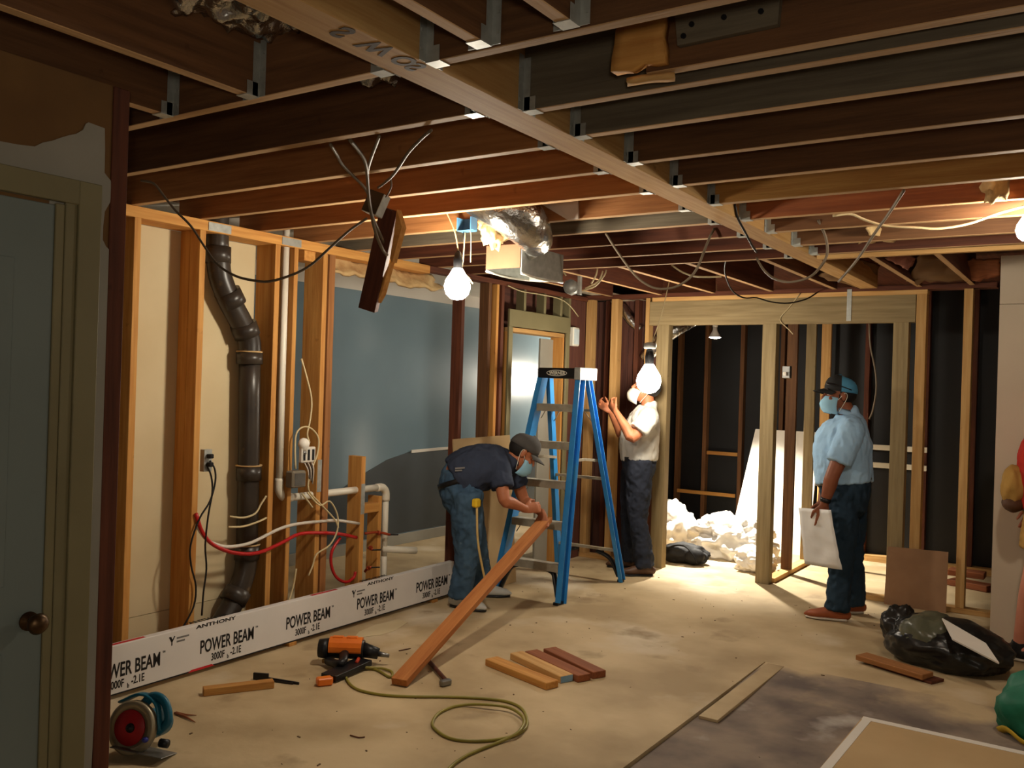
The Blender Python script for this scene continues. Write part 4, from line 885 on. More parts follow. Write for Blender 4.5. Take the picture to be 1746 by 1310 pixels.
# circular saw lying on its side near the post
SAWB = mat('teal_saw_body', c(28, 104, 128), c(20, 86, 110), rough=0.38, rand=0)
sc0 = GZ(226, 1241, 0.115); n = V((0.33, -0.90, 0.22)).normalized()
su = V((0, 0, 1)); su = (su - n * su.dot(n)).normalized(); sr = su.cross(n)
sw = empty('circular_saw', (sc0.x, sc0.y, 0), 'teal circular saw with a red disc label resting by the near post', 'circular saw')
GRD = mat('dusty_guard_metal', c(170, 158, 132), c(140, 128, 104), rough=0.45, metal=0.5, rand=0)
lathe('blade_guard', [(0.0, -0.02), (0.104, -0.02), (0.108, -0.012), (0.108, 0.012), (0.101, 0.018), (0.082, 0.018), (0.080, 0.010), (0.0, 0.010)], sc0, n, GRD, sw, 36)
lathe('red_disc', [(0.0, 0.010), (0.072, 0.010), (0.070, 0.014), (0.0, 0.014)], sc0 - sr * 0.006, n, mat('red_blade_label', c(176, 30, 34), c(150, 22, 26), rough=0.5, rand=0, scale=12), sw, 30)
lathe('arbor_bolt', [(0.0, 0.012), (0.020, 0.012), (0.018, 0.022), (0.010, 0.024), (0.010, 0.032), (0.0, 0.032)], sc0, n, BLACKP, sw, 12)
mc = sc0 - n * 0.03
lathe('motor_housing', [(0.0, 0.0), (0.060, 0.0), (0.062, -0.06), (0.055, -0.13), (0.040, -0.15), (0.0, -0.15)], mc + sr * 0.03 + su * 0.01, n, SAWB, sw, 24)
tube('rear_handle', [mc + su * 0.07 + sr * 0.0, mc + su * 0.125 + sr * 0.05, mc + su * 0.11 + sr * 0.11, mc + su * 0.04 + sr * 0.14, mc - su * 0.01 + sr * 0.10], [(0.020, 0.017)] * 5, SAWB, sw, 10, 5)
tube('upper_guard', [mc + su * 0.09 - sr * 0.09, mc + su * 0.13, mc + su * 0.10 + sr * 0.08, mc + sr * 0.12], [(0.03, 0.008)] * 4, SAWB, sw, 8, 5, n)
board('base_plate', mc - su * 0.075 - sr * 0.06 + n * 0.02, mc - su * 0.095 + sr * 0.17 + n * 0.0, 0.13, 0.004, STEEL, sw, n)
blob('guard_lever', sc0 + sr * 0.082 - su * 0.035 + n * 0.022, (0.014, 0.014, 0.012), mat('blue_lever', c(58, 62, 150), rand=0, rough=0.3), sw, 0.1, 2, 2)
tube('depth_knob', [mc + sr * 0.12 - su * 0.05, mc + sr * 0.155 - su * 0.05], 0.018, BLACKP, sw, 10, 1)
# flat bar, claw bar, slivers
o = empty('pry_bar', GZ(470, 1160), 'black flat pry bar lying behind the single pine block', 'pry bar')
board('blade', GZ(432, 1155, 0.012), GZ(458, 1157, 0.012), 0.05, 0.012, BLACKP, o, (0, 0, 1)); 
board('shank', GZ(455, 1157, 0.010), GZ(510, 1166, 0.006), 0.014, 0.010, BLACKP, o, (0, 0, 1)); board('shank', GZ(455, 1160, 0.006), GZ(500, 1166, 0.006), 0.010, 0.008, BLACKP, o, (0, 0, 1))
o = empty('claw_hammer', GZ(750, 1150), 'dark hammer lying in the shade under the leaning plank', 'hammer')
tube('handle', [GZ(722, 1118, 0.016), GZ(742, 1140, 0.016), GZ(760, 1160, 0.018)], [(0.013, 0.010), (0.012, 0.010), (0.011, 0.010)], W_DARK, o, 8, 2)
board('head', GZ(751, 1166, 0.018), GZ(768, 1162, 0.018), 0.03, 0.032, STEEL, o, (0, 0, 1), 0.005)
o = empty('wood_sliver', GZ(318, 1222), 'forked reddish sliver lying beside the circular saw', 'sliver')
tube('splint', [GZ(298, 1216, 0.006), GZ(315, 1222, 0.008), GZ(333, 1232, 0.004)], [0.006, 0.006, 0.002], W_RED, o, 5, 2); tube('splint', [GZ(300, 1215, 0.008), GZ(318, 1219, 0.006), GZ(335, 1220, 0.004)], [0.005, 0.004, 0.0015], W_RED, o, 5, 2)
for q, lb in (([(597, 1254), (612, 1258), (622, 1257)], 'dark curved sliver inside the run of the hose'), ([(680, 1110), (700, 1106)], 'tiny dark sliver beside the leaning plank'), ([(1040, 963), (1055, 960)], 'tiny dark sliver under the ladder')):
    tag(tube('wood_sliver', [GZ(a, b, 0.004) for a, b in q], 0.003, W_DARK, None, 5, 2), lb, 'sliver')
bm = bmesh.new(); rr = random.Random(3)
for k in range(170):
    x, y = rr.uniform(-3.9, -0.3), rr.uniform(2.2, 7.2)
    z = -0.015 if (x > -1.52 and y < 5.2) else 0.0
    if (-1.66 < x < -1.51 and y < 5.3) or (x > -1.02 and y < 4.8) or (-2.95 < x < -2.1 and 3.9 < y < 4.7) or (x > -1.3 and 5.2 < y < 6.4) or (-3.8 < x < -3.4 and 2.8 < y < 3.3): continue
    s = rr.choice((0.003, 0.003, 0.004, 0.007)); add_box(bm, (x, y, z + s * 0.25), (s * rr.uniform(0.7, 3), s, s * 0.5), Matrix.Rotation(rr.uniform(0, 3), 3, 'Z'))
tag(mesh_obj('floor_crumbs', bm, mat('debris_crumbs', c(120, 92, 60), c(70, 52, 36), scale=60, rand=0)), 'scattered crumbs and chips over the slab', 'debris', None, 'stuff')
bm = bmesh.new()
pp = [GZ(a, b, 0.001) for a, b in ((612, 1078), (640, 1066), (680, 1057), (695, 1062), (675, 1075), (650, 1083), (625, 1086), (600, 1092))]
tag(prism('plaster_spill', pp, (0, 0, 0.002), DRY), 'pale dried plaster spill beside the printed beam', 'plaster')

# ================================================================== PEOPLE
SKIN = mat('tan_skin', c(178, 112, 78), c(160, 96, 64), rough=0.55, rand=0, scale=12, spec=0.3)
SKIN2 = mat('brown_skin', c(140, 84, 58), c(122, 70, 48), rough=0.55, rand=0, scale=12, spec=0.3)
SKIN3 = mat('pink_skin', c(206, 138, 112), c(190, 120, 96), rough=0.55, rand=0, scale=12, spec=0.3)
def cloth(n, a, b, **k): return mat(n, a, b, rough=0.9, rand=0, scale=k.pop('scale', 6), bump=0.12, bscale=60, spec=0.15, **k)
NAVY = cloth('faded_navy_cotton', c(58, 66, 84), c(48, 54, 70))
WTEE = cloth('white_cotton', c(202, 198, 188), c(190, 186, 176))
SKYB = cloth('light_blue_cotton', c(160, 196, 226), c(148, 184, 216))
REDT = cloth('red_cotton', c(186, 52, 40), c(166, 42, 32))
JEAN = cloth('worn_blue_denim', c(74, 100, 124), c(54, 76, 98), scale=9, blotch=(c(128, 150, 166), 14, 0.66))
JEAND = cloth('dark_denim', c(46, 50, 62), c(36, 40, 50))
JEANI = cloth('indigo_denim', c(44, 62, 78), c(34, 50, 64))
KHAKI = cloth('tan_canvas', c(176, 138, 74), c(150, 114, 58))
BOOT = mat('brown_leather', c(92, 64, 46), c(72, 50, 36), rough=0.5, rand=0, scale=10)
BOOTO = mat('rust_leather', c(158, 84, 46), c(134, 68, 38), rough=0.5, rand=0, scale=10)
SNEAK = mat('pale_canvas_shoe', c(196, 196, 190), c(176, 176, 170), rough=0.7, rand=0, scale=10)
SOLE = mat('white_rubber', c(206, 196, 180), rough=0.7, rand=0)
MASKB = mat('blue_paper_mask', c(150, 196, 220), c(136, 184, 210), rough=0.8, rand=0)
HAIRM = mat('black_hair', c(30, 26, 24), c(20, 18, 16), rough=0.7, rand=0)
CAPK = cloth('charcoal_cap', c(50, 50, 50), c(40, 40, 40)); CAPB = cloth('blue_mesh_cap', c(86, 150, 186), c(70, 132, 168)); CAPG = cloth('grey_cap', c(92, 90, 88), c(76, 74, 72))
EYEW = mat('eye_white', c(226, 222, 214), rough=0.3, rand=0); EYED = mat('dark_iris', c(36, 26, 20), rough=0.2, rand=0)

def add_hand(bm, wr, d, n, w, curl=0.5, sz=1.0, thumb=0.4):
    """palm, four unequal jointed fingers, thumb from the side of the palm; n = palm side, w = thumb side"""
    d = V(d).normalized(); w = V(w); w = (w - d * w.dot(d)).normalized(); n = V(n); n = (n - d * n.dot(d) - w * n.dot(w)).normalized(); wr = V(wr)
    add_tube(bm, [wr - d * 0.02, wr + d * 0.03 * sz, wr + d * 0.088 * sz], [(0.027 * sz, 0.020 * sz), (0.038 * sz, 0.018 * sz), (0.041 * sz, 0.014 * sz)], 12, 3, w, True, True)
    for off, ln in ((0.031, 0.072), (0.0105, 0.082), (-0.0105, 0.076), (-0.031, 0.060)):
        p = wr + d * 0.080 * sz + w * off * sz; a = curl * 0.55; dirv = d; pts = [p]
        for fr_ in (0.46, 0.30, 0.24):
            dirv = (d * math.cos(a) + n * math.sin(a)); p = p + (dirv + w * off * 1.2).normalized() * ln * fr_ * sz * 1.15; pts.append(p); a += curl
        add_tube(bm, pts, [0.0098 * sz, 0.0092 * sz, 0.0084 * sz, 0.0072 * sz], 8, 2, None, True, True)
    p = wr + d * 0.022 * sz + w * 0.030 * sz; d1 = (d * 0.75 + w * 0.65 + n * 0.25).normalized(); d2 = (d * 0.9 + w * (0.4 - thumb) + n * (0.3 + thumb)).normalized()
    add_tube(bm, [p, p + d1 * 0.042 * sz, p + d1 * 0.042 * sz + d2 * 0.030 * sz, p + d1 * 0.042 * sz + d2 * 0.056 * sz], [0.014 * sz, 0.0115 * sz, 0.0105 * sz, 0.0085 * sz], 8, 2, None, True, True)

def add_shoe(bm, ank, toe, w=0.046, h=0.075, sole=False):
    """heel to toe loft standing on the floor under the ankle"""
    ank, toe = V(ank), V(toe); z0 = toe.z; g = V((ank.x, ank.y, z0)); d = (V((toe.x, toe.y, z0)) - g).normalized(); L_ = 0.275
    heel = g - d * 0.065; s = V((0, 0, 1)).cross(d)
    if sole:
        add_tube(bm, [heel + V((0, 0, 0.011)) - d * 0.0, heel + d * 0.05 + V((0, 0, 0.011)), heel + d * 0.13 + V((0, 0, 0.011)), heel + d * 0.20 + V((0, 0, 0.011)), heel + d * L_ + V((0, 0, 0.012))],
                 [(0.030, 0.011), (0.041, 0.011), (0.042, 0.011), (0.052, 0.011), (0.022, 0.010)], 14, 3, s)
        return
    add_tube(bm, [heel + V((0, 0, 0.045)), heel + d * 0.05 + V((0, 0, 0.052)), heel + d * 0.12 + V((0, 0, 0.050)), heel + d * 0.19 + V((0, 0, 0.040)), heel + d * 0.245 + V((0, 0, 0.034)), heel + d * L_ + V((0, 0, 0.028))],
             [(0.030, 0.036), (0.040, 0.046), (0.040, 0.044), (w + 0.002, 0.034), (w - 0.008, 0.026), (0.018, 0.014)], 14, 3, s, True, True)
    add_tube(bm, [g + V((0, 0, 0.05)), V((ank.x, ank.y, z0 + 0.12))], [(0.043, 0.048), (0.042, 0.046)], 12, 1, s)

def headframe(hf, up=(0, 0, 1)):
    hf = V(hf).normalized(); hl = V(up).cross(hf).normalized(); hu = hf.cross(hl)
    return Matrix((hf, hl, hu)).transposed()

def person(label, base, J, cl, vox=0.0065):
    t = empty('person', base, label, 'person')
    H = headframe(J['hf'], J.get('hup', (0, 0, 1))); hc = V(J['head']); side = V(J['left'])
    hs = J.get('hs', 1.07); at = lambda f, l, u: hc + H @ V((f, l, u)) * hs
    # ---- continuous body
    bm = bmesh.new()
    add_ell(bm, at(-0.008, 0, 0.035), (0.098, 0.077, 0.092), H * hs, 20, 14)
    add_ell(bm, at(0.022, 0, -0.035), (0.074, 0.064, 0.080), H * hs, 18, 12)
    add_ell(bm, at(0.048, 0, -0.088), (0.034, 0.036, 0.026), H * hs)
    add_tube(bm, [at(0.086, 0, 0.025), at(0.102, 0, -0.002), at(0.110, 0, -0.020), at(0.092, 0, -0.030)], [0.009, 0.011, 0.015, 0.012], 8, 2, None, True, True)
    add_ell(bm, at(0.082, 0, 0.036), (0.018, 0.050, 0.011), H * hs)                                   # brow
    add_ell(bm, at(0.086, 0, -0.058), (0.012, 0.024, 0.006), H * hs); add_ell(bm, at(0.083, 0, -0.070), (0.012, 0.021, 0.006), H * hs)   # lips
    for s in (-1, 1):
        add_ell(bm, at(-0.006, s * 0.079, -0.002), (0.019, 0.010, 0.032), H * hs); add_ell(bm, at(0.062, s * 0.040, -0.022), (0.026, 0.024, 0.024), H * hs)
    nk = V(J['neck']); g = J.get('girth', 1.0)
    add_tube(bm, [nk - (hc - nk).normalized() * 0.05, nk, at(-0.022, 0, -0.045)], [0.070, 0.060, 0.055], 14, 3)
    sp = J['spine']
    add_tube(bm, [p for p, _, _ in sp], [(w * 0.80, d * 0.80) for _, w, d in sp], 20, 4, side, True, True)
    for k in 'LR':
        sh, el, wr, hp, kn, an, toe = [V(J[n + k]) for n in ('sh', 'el', 'wr', 'hip', 'kn', 'an', 'toe')]
        add_tube(bm, [V(sp[-2][0]).lerp(sh, 0.55), sh, sh.lerp(el, 0.4), el, el.lerp(wr, 0.3), el.lerp(wr, 0.75), wr], [0.062 * g, 0.060 * g, 0.052 * g, 0.043 * g, 0.043 * g, 0.031 * g, 0.027], 12, 3, None, True, True)
        add_hand(bm, wr, *J['hand' + k])
        add_tube(bm, [hp, hp.lerp(kn, 0.5), kn, kn.lerp(an, 0.3), an], [0.070, 0.062, 0.050, 0.050, 0.036], 14, 3, None, True, True)
        d = V((toe.x - an.x, toe.y - an.y, 0)).normalized(); g0 = V((an.x, an.y, toe.z + 0.045))
        add_tube(bm, [an, g0 - d * 0.03, g0 + d * 0.08, g0 + d * 0.16], [0.038, 0.036, 0.032, 0.022], 10, 2, None, True, True)
    remeshed('body', bm, vox, cl['skin'], t, 3)
    for s in (-1, 1):
        e = at(0.083, s * 0.033, 0.014); bm = bmesh.new(); add_ell(bm, e, (0.009, 0.014, 0.008), H); ey = mesh_obj('eye', bm, EYEW, t, True)
        bm = bmesh.new(); add_ell(bm, at(0.0905, s * 0.033, 0.014), (0.003, 0.006, 0.006), H, 10, 6); mesh_obj('iris', bm, EYED, ey, True)
        tube('eyebrow', [at(0.096, s * 0.014, 0.040), at(0.097, s * 0.032, 0.046), at(0.086, s * 0.052, 0.040)], [0.004, 0.005, 0.003], HAIRM, t, 6, 3)
    # ---- hair under the cap line
    bm = bmesh.new(); add_ell(bm, at(-0.020, 0, 0.028), (0.094, 0.081, 0.088), H * hs, 20, 14)
    for v in list(bm.verts):
        q = H.transposed() @ (v.co - hc) / hs
        if q.x > 0.045 and q.z < 0.07: v.co = at(0.045, q.y * 0.9, max(q.z, -0.02))
    mesh_obj('hair', bm, cl.get('hair', HAIRM), t, True)
    # ---- shirt
    bm = bmesh.new(); k0 = J.get('hem', 1); tp = list(sp[k0:]); dq = J.get('drop', 0.3)
    tp[0] = (V(sp[1][0]).lerp(V(sp[0][0]), dq), sp[1][1] + 0.004, sp[1][2] + 0.004)
    add_tube(bm, [p for p, _, _ in tp], [(w, d) for _, w, d in tp], 24, 4, side, True, False)
    add_tube(bm, [V(sp[-2][0]), nk, nk.lerp(hc, 0.12)], [(0.10, 0.09), 0.076, 0.070], 16, 3)
    for k in 'LR':
        sh, el = V(J['sh' + k]), V(J['el' + k]); f_ = J.get('sleeve', 0.62); e_ = sh.lerp(el, f_)
        add_tube(bm, [V(sp[-2][0]).lerp(sh, 0.45), sh.lerp(V(sp[-2][0]), 0.12), sh.lerp(el, 0.3), e_], [0.078 * g, 0.076 * g, 0.074 * g, 0.078 * g], 16, 3, None, True, False)
    shirt = remeshed('shirt', bm, 0.010, cl['shirt'], t, 3, J.get('wr_amp', 0.020), (11, 11, 7), 2)
    # ---- trousers
    bm = bmesh.new()
    add_tube(bm, [sp[0][0], V(sp[0][0]).lerp(V(sp[1][0]), 0.55), V(sp[1][0]).lerp(V(sp[2][0]), 0.35)], [(sp[0][1] + .004, sp[0][2] + .004), (sp[0][1] * .5 + sp[1][1] * .5, sp[0][2] * .5 + sp[1][2] * .5), (sp[1][1] - .01, sp[1][2] - .01)], 22, 3, side, True, True)
    for k in 'LR':
        hp, kn, an = [V(J[n + k]) for n in ('hip', 'kn', 'an')]; end = cl.get('trouser_end', 1.0)
        low = an + V((0, 0, -0.02)) if end >= 1 else hp.lerp(kn, end)
        if end >= 1: add_tube(bm, [hp + V((0, 0, 0.08)), hp.lerp(kn, 0.45), kn, kn.lerp(an, 0.5), low], [0.108, 0.102, 0.080, 0.074, 0.080], 16, 4, None, True, False)
        else: add_tube(bm, [hp + V((0, 0, 0.03)), hp.lerp(low, 0.5), low], [0.115, 0.110, 0.105], 16, 4, None, True, False)
    remeshed('trousers', bm, 0.010, cl['trousers'], t, 3, 0.024, (12, 12, 9), 5)
    bp_ = V(sp[1][0]).lerp(V(sp[0][0]), 0.18); bd = (V(sp[1][0]) - V(sp[0][0])).normalized()
    bm = bmesh.new(); add_tube(bm, [bp_ - bd * 0.018, bp_ + bd * 0.018], [(sp[1][1] + .003, sp[1][2] + .003)] * 2, 24, 1, side); mesh_obj('belt', bm, BLACKP, t, True)
    # ---- shoes
    for k in 'LR':
        bm = bmesh.new(); add_shoe(bm, J['an' + k], J['toe' + k]); sh_ = remeshed('shoe', bm, 0.008, cl['shoe'], t, 2)
        bm = bmesh.new(); add_shoe(bm, J['an' + k], J['toe' + k], sole=True); mesh_obj('sole', bm, cl.get('sole', BLACKP), sh_, True)
    # ---- cap
    if 'cap' in cl:
        bm = bmesh.new(); rings = []
        for u, q in ((0.030, 1.0), (0.055, 1.0), (0.085, 0.93), (0.108, 0.80), (0.126, 0.58), (0.137, 0.28), (0.140, 0.04)):
            rings.append([at(-0.010 + 0.108 * q * math.cos(a_), 0.088 * q * math.sin(a_), u + 0.010 * math.cos(a_)) for a_ in [2 * math.pi * i / 28 for i in range(28)]])
        loft(bm, rings)
        if 'cap2' in cl:                                  # front panel of another colour
            for f in bm.faces:
                if (H.transposed() @ (f.calc_center_median() - hc)).x > 0.005: f.material_index = 1
        cp_ = mesh_obj('cap', bm, [cl['cap'], cl.get('cap2', cl['cap'])], t, True)
        bm = bmesh.new(); gr = {}
        for lay in (0, 1):
            for i in range(13):
                s = -1 + i / 6; a_ = s * 1.05
                f0, l0 = -0.010 + 0.106 * math.cos(a_), 0.086 * math.sin(a_)
                for j in range(4):
                    q = j / 3; f1 = f0 + q * 0.078 * (1 - 0.55 * s * s) * 1.0; dz = -0.022 * s * s - 0.018 * q + 0.004 * lay
                    gr[lay, i, j] = bm.verts.new(at(f1, l0 * (1 - 0.06 * q), 0.046 + dz))
        for i in range(12):
            for j in range(3):
                for lay in (0, 1): bm.faces.new((gr[lay, i, j], gr[lay, i + 1, j], gr[lay, i + 1, j + 1], gr[lay, i, j + 1]))
            for j in (0, 3): bm.faces.new((gr[0, i, j], gr[0, i + 1, j], gr[1, i + 1, j], gr[1, i, j]))
        for j in range(3):
            for i in (0, 12): bm.faces.new((gr[0, i, j], gr[0, i, j + 1], gr[1, i, j + 1], gr[1, i, j]))
        mesh_obj('brim', bm, cl.get('cap2', cl['cap']), cp_, True)
    # ---- mask: pleated cup over nose and chin (drop lowers it to the chin)
    if 'mask' in cl:
        dr_, fo_ = cl['mask']; bm = bmesh.new(); gr = {}
        for lay in (0, 1):
            for i in range(13):
                a_ = (-1 + i / 6) * 1.25
                for j in range(7):
                    v = j / 6; bul = math.sin(math.pi * (0.12 + 0.76 * v)); rf = 0.080 + 0.046 * bul + 0.003 * lay + (0.002 if j % 2 else 0)
                    gr[lay, i, j] = bm.verts.new(at(-0.004 + fo_ + rf * math.cos(a_), (0.076 + 0.003 * lay) * math.sin(a_), 0.004 - dr_ - 0.112 * v + 0.012 * math.cos(a_ * 1.2)))
        for i in range(12):
            for j in range(6):
                for lay in (0, 1): bm.faces.new((gr[lay, i, j], gr[lay, i + 1, j], gr[lay, i + 1, j + 1], gr[lay, i, j + 1]))
            for j in (0, 6): bm.faces.new((gr[0, i, j], gr[0, i + 1, j], gr[1, i + 1, j], gr[1, i, j]))
        for j in range(6):
            for i in (0, 12): bm.faces.new((gr[0, i, j], gr[0, i, j + 1], gr[1, i, j + 1], gr[1, i, j]))
        mk = mesh_obj('face_mask', bm, MASKB if cl.get('mask_m') is None else cl['mask_m'], t, True)
        for s in (-1, 1):
            tube('ear_loop', [at(0.03, s * 0.076, -dr_ - 0.01), at(-0.012, s * 0.086, 0.022), at(-0.024, s * 0.086, -0.01), at(0.02, s * 0.078, -0.085 - dr_)], 0.0022, PVC, mk, 5, 4)
    if cl.get('glasses'):
        gl = tube('glasses', [at(-0.01, -0.086, 0.016), at(0.085, -0.075, 0.014), at(0.110, -0.045, 0.008), at(0.112, 0, 0.014), at(0.110, 0.045, 0.008), at(0.085, 0.075, 0.014), at(-0.01, 0.086, 0.016)], 0.0025, BLACKP, t, 6, 4)
    return t, at, H

def J3(d): return {k: (V(PY(*v)) if isinstance(v, tuple) and len(v) == 3 and v[0] > 50 else v) for k, v in d.items()}

# ---- man bent over the plank
J = J3(dict(hipR=(796, 858, 5.10), hipL=(792, 850, 5.30), knR=(796, 948, 5.14), knL=(812, 940, 5.42), anR=(784, 1022, 5.12), anL=(822, 1002, 5.50),
            shR=(852, 800, 5.30), shL=(872, 792, 5.58), elR=(860, 853, 5.24), elL=(893, 852, 5.66), wrR=(896, 868, 5.42), wrL=(924, 876, 5.62), neck=(872, 784, 5.47), head=(890, 773, 5.52)))
J['toeR'] = GZ(824, 1044); J['toeL'] = GZ(848, 1018)
J['anR'].z = 0.095; J['anL'].z = 0.095
J['left'] = (-0.80, 0.60, 0); J['hf'] = (0.62, 0.55, -0.62); J['hup'] = (0.5, 0.5, 0.9)
J['spine'] = [(PY(790, 852, 5.18), 0.165, 0.135), (PY(780, 815, 5.17), 0.170, 0.150), (PY(800, 803, 5.22), 0.185, 0.165), (PY(830, 795, 5.33), 0.195, 0.160), (PY(856, 788, 5.43), 0.170, 0.120), (PY(870, 784, 5.47), 0.08, 0.07)]
J['handR'] = ((0.5, 0.75, 0.1), (-0.5, 0.3, -0.8), (-0.3, 0.2, 0.9), 0.75, 1.0, 0.3); J['handL'] = ((0.45, -0.35, -0.8), (-0.5, -0.8, 0.1), (-0.7, -0.2, -0.3), 0.55, 1.0, 0.3)
J['sleeve'] = 0.60; J['drop'] = 0.0
pA, atA, HA = person('man in a navy shirt and worn jeans bending over the plank', GZ(800, 1035), J, dict(skin=SKIN, shirt=NAVY, trousers=JEAN, shoe=SNEAK, cap=CAPG, mask=(0.030, 0.004)))
p = PY(812, 858, 5.03)
tm = empty('tape_measure', p, 'yellow tape measure clipped to the bending man', 'tape measure')
bx('case', (p.x - 0.022, p.x + 0.022), (p.y - 0.03, p.y + 0.03), (p.z - 0.03, p.z + 0.03), mat('yellow_case', c(236, 196, 40), rand=0), tm, 0.01)
bx('clip', (p.x - 0.012, p.x + 0.012), (p.y + 0.03, p.y + 0.05), (p.z - 0.03, p.z + 0.015), BLACKP, tm, 0.002)
tube('tape_blade', [p + V((0.01, -0.005, -0.02)), p + V((0.03, -0.01, -0.25)), p + V((0.05, 0.03, -0.45)), p + V((0.07, 0.06, -0.58))], [(0.008, 0.002)] * 4, mat('pale_tape', c(206, 176, 112), rand=0), tm, 6, 4)
q0 = PY(776, 799, 5.012)
for k, w_ in enumerate((0.07, 0.05)): board('shirt_print', q0 + V((0, 0, -0.016 * k)), q0 + V((0.83, 0.5, 0.1)) * w_ + V((0, 0, -0.016 * k)), 0.011, 0.002, INKG, pA, (-0.05, 0.1, 1), 0)
# ---- man in white under the bulb
J = J3(dict(hipL=(1090, 802, 7.02), hipR=(1082, 802, 7.20), knL=(1088, 880, 7.0), knR=(1075, 878, 7.20), anL=(1100, 962, 7.02), anR=(1076, 955, 7.24),
            shL=(1106, 716, 6.92), shR=(1096, 714, 7.30), elL=(1078, 747, 6.80), elR=(1062, 742, 7.25), wrL=(1050, 702, 6.82), wrR=(1040, 700, 7.05), neck=(1105, 692, 7.13), head=(1102, 664, 7.13)))
J['anL'].z = J['anR'].z = 0.095
J['toeL'] = V((J['anL'].x - 0.16, J['anL'].y - 0.13, 0)); J['toeR'] = V((J['anR'].x - 0.18, J['anR'].y - 0.1, 0))
J['left'] = (0.5, -0.866, 0); J['hf'] = (-0.82, -0.45, 0.28); J['girth'] = 1.05
J['spine'] = [(PY(1090, 800, 7.12), 0.165, 0.130), (PY(1090, 778, 7.12), 0.175, 0.150), (PY(1090, 750, 7.12), 0.185, 0.165), (PY(1096, 725, 7.12), 0.195, 0.145), (PY(1102, 706, 7.12), 0.170, 0.105), (PY(1105, 694, 7.13), 0.08, 0.075)]
J['handL'] = ((-0.6, 0.2, 0.55), (-0.2, 0.9, 0.1), (-0.3, 0.0, 0.9), 0.7, 1.0, 0.3); J['handR'] = ((-0.5, -0.5, 0.4), (0.3, -0.9, 0), (-0.4, 0, 0.9), 0.7, 1.0, 0.3)
pB, atB, HB = person('man in a white shirt and dark jeans working behind the ladder', GZ(1092, 982), J, dict(skin=SKIN, shirt=WTEE, trousers=JEAND, shoe=BOOT, mask=(0.035, 0.012), mask_m=PVC))
# ---- man in the light blue shirt holding papers
J = J3(dict(hipL=(1436, 848, 6.58), hipR=(1450, 846, 6.76), knL=(1436, 940, 6.58), knR=(1452, 935, 6.80), anL=(1428, 1028, 6.56), anR=(1456, 1022, 6.86),
            shL=(1452, 738, 6.50), shR=(1438, 732, 6.90), elL=(1420, 810, 6.40), elR=(1415, 800, 6.86), wrL=(1405, 862, 6.40), wrR=(1400, 858, 6.75), neck=(1446, 706, 6.69), head=(1431, 676, 6.68)))
J['anL'].z = J['anR'].z = 0.095
J['toeL'] = GZ(1376, 1053); J['toeR'] = V((J['anR'].x - 0.2, J['anR'].y - 0.14, 0))
J['left'] = (0.5, -0.866, 0); J['hf'] = (-0.84, -0.5, 0.02); J['girth'] = 1.15; J['sleeve'] = 0.72; J['wr_amp'] = 0.016
J['spine'] = [(PY(1443, 848, 6.67), 0.175, 0.150), (PY(1437, 812, 6.67), 0.195, 0.190), (PY(1436, 780, 6.67), 0.205, 0.195), (PY(1439, 748, 6.68), 0.205, 0.190), (PY(1446, 722, 6.69), 0.180, 0.120), (PY(1446, 708, 6.69), 0.085, 0.08)]
J['handL'] = ((-0.12, 0.0, -1), (0.4, 0.85, 0), (-0.8, -0.3, 0.1), 0.35, 1.05, 0.3); J['handR'] = ((-0.2, -0.1, -1), (0.4, -0.85, 0), (-0.8, -0.4, 0.1), 0.5, 1.0, 0.3)
pC, atC, HC = person('man in a light blue shirt and mask standing with papers in his hand', GZ(1430, 1052), J, dict(skin=SKIN2, shirt=SKYB, trousers=JEANI, shoe=BOOTO, sole=SOLE, cap=CAPB, cap2=CAPK, mask=(0.016, 0.0), glasses=False))
gl = tube('sunglasses', [atC(0.088, 0.02, 0.085), atC(0.075, 0.055, 0.078), atC(0.03, 0.088, 0.07), atC(-0.05, 0.090, 0.045)], [(0.014, 0.004), (0.013, 0.004), (0.005, 0.003), (0.004, 0.003)], BLACKP, pC, 8, 4)
wl_ = V(J['wrL']); dd_ = (V(J['elL']) - wl_).normalized()
cyl('watch', wl_ + dd_ * 0.025, wl_ + dd_ * 0.055, 0.038, BLACKP, pC, 16)
nc = V(J['neck']); bm = bmesh.new(); nd = (V(J['head']) - nc).normalized()
loft(bm, [[nc + nd * h + V((r * math.cos(a) * 0.9, r * math.sin(a), 0.012 * math.cos(a - 3.6))) for a in [2 * math.pi * k / 20 for k in range(20)]] for r, h in ((0.078, 0.0), (0.072, 0.035), (0.082, 0.012), (0.092, -0.012))], False)
mesh_obj('collar', bm, SKYB, pC, True)
pap = patch('paper_sheets', [PY(1362, 866, 6.47), PY(1416, 870, 6.33), PY(1436, 972, 6.33), PY(1372, 962, 6.47)], 10, 14, 0.016, mat('white_paper', c(222, 220, 216), c(212, 210, 206), rough=0.8, rand=0), None, 0.0015, 7, 3)
tag(pap, 'creased white papers hanging from the hand of the man in blue', 'papers')
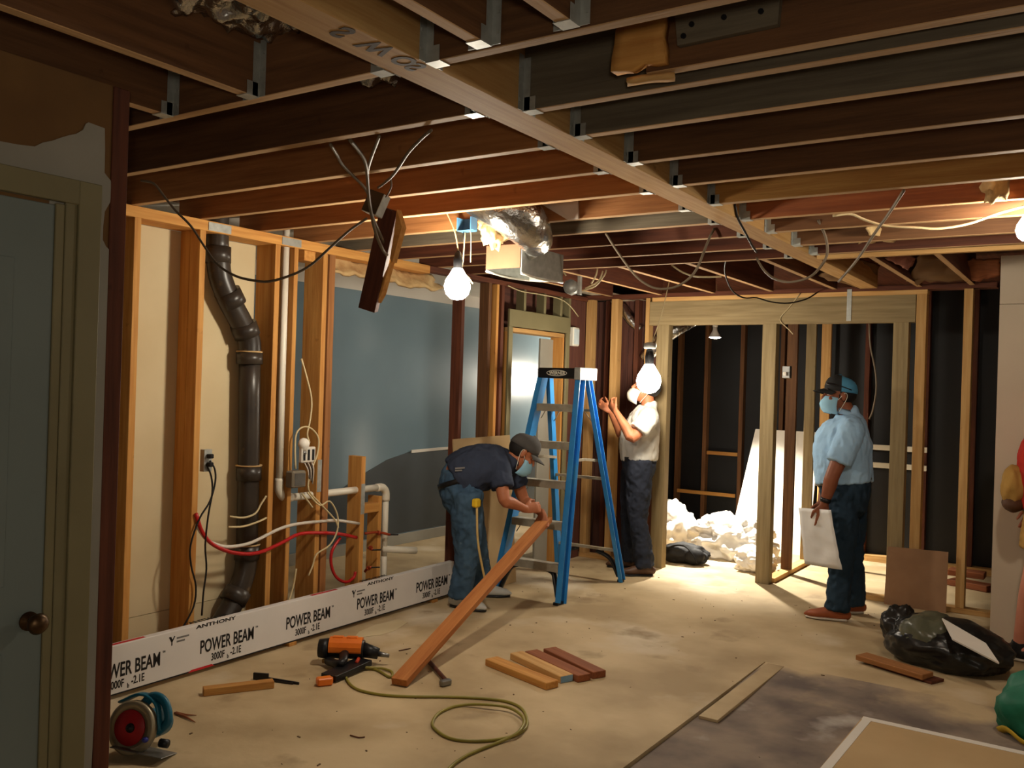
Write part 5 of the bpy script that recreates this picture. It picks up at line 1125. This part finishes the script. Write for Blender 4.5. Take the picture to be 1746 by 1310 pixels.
# ---- person at the right edge, in red
cx, cy = -0.27, 6.33
J = dict(hipL=V((cx - 0.02, cy - 0.10, 0.86)), hipR=V((cx - 0.02, cy + 0.10, 0.86)), knL=V((cx - 0.10, cy - 0.10, 0.48)), knR=V((cx + 0.05, cy + 0.11, 0.48)), anL=V((cx - 0.15, cy - 0.02, 0.095)), anR=V((cx + 0.1, cy + 0.12, 0.095)),
         shL=V((cx - 0.03, cy - 0.20, 1.42)), shR=V((cx - 0.03, cy + 0.20, 1.42)), elL=V((cx - 0.02, cy - 0.25, 1.14)), elR=V((cx - 0.02, cy + 0.26, 1.14)), wrL=V((cx + 0.06, cy - 0.24, 0.90)), wrR=V((cx - 0.1, cy + 0.24, 0.9)),
         neck=V((cx + 0.06, cy, 1.50)), head=V((cx + 0.10, cy, 1.63)))
J['toeL'] = V((cx - 0.40, cy + 0.05, 0)); J['toeR'] = V((cx - 0.12, cy + 0.12, 0)); J['left'] = (0, -1, 0); J['hf'] = (-1, -0.1, -0.1)
J['spine'] = [(V((cx, cy, 0.86)), 0.165, 0.135), (V((cx - 0.02, cy, 0.98)), 0.17, 0.15), (V((cx - 0.03, cy, 1.12)), 0.18, 0.16), (V((cx - 0.03, cy, 1.28)), 0.19, 0.145), (V((cx + 0.03, cy, 1.42)), 0.17, 0.11), (V((cx + 0.06, cy, 1.49)), 0.08, 0.075)]
J['handL'] = ((-0.4, 0.1, -0.8), (0, 1, 0), (-0.8, 0, 0.3), 0.5, 1.0, 0.3); J['handR'] = ((-0.4, 0, -0.9), (0, -1, 0), (-0.8, 0, 0.3), 0.5, 1.0, 0.3); J['hem'] = 1
pD, atD, HD = person('person in a red shirt and shorts with a tan tool pouch', (cx, cy, 0), J, dict(skin=SKIN3, shirt=REDT, trousers=KHAKI, trouser_end=0.45, shoe=BLACKP, sole=SOLE, cap=CAPK))
pch = empty('tool_pouch', (cx - 0.22, cy - 0.06, 0.98), 'tan leather tool pouch worn by the person in red', 'pouch')
blob('pouch_body', (cx - 0.20, cy - 0.05, 1.06), (0.075, 0.10, 0.13), KHAKI, pch, 0.12, 2, 4, 3)
blob('pouch_bottom', (cx - 0.20, cy - 0.05, 0.955), (0.065, 0.09, 0.055), mat('dark_leather', c(84, 52, 30), rand=0), pch, 0.1, 2, 3, 5)
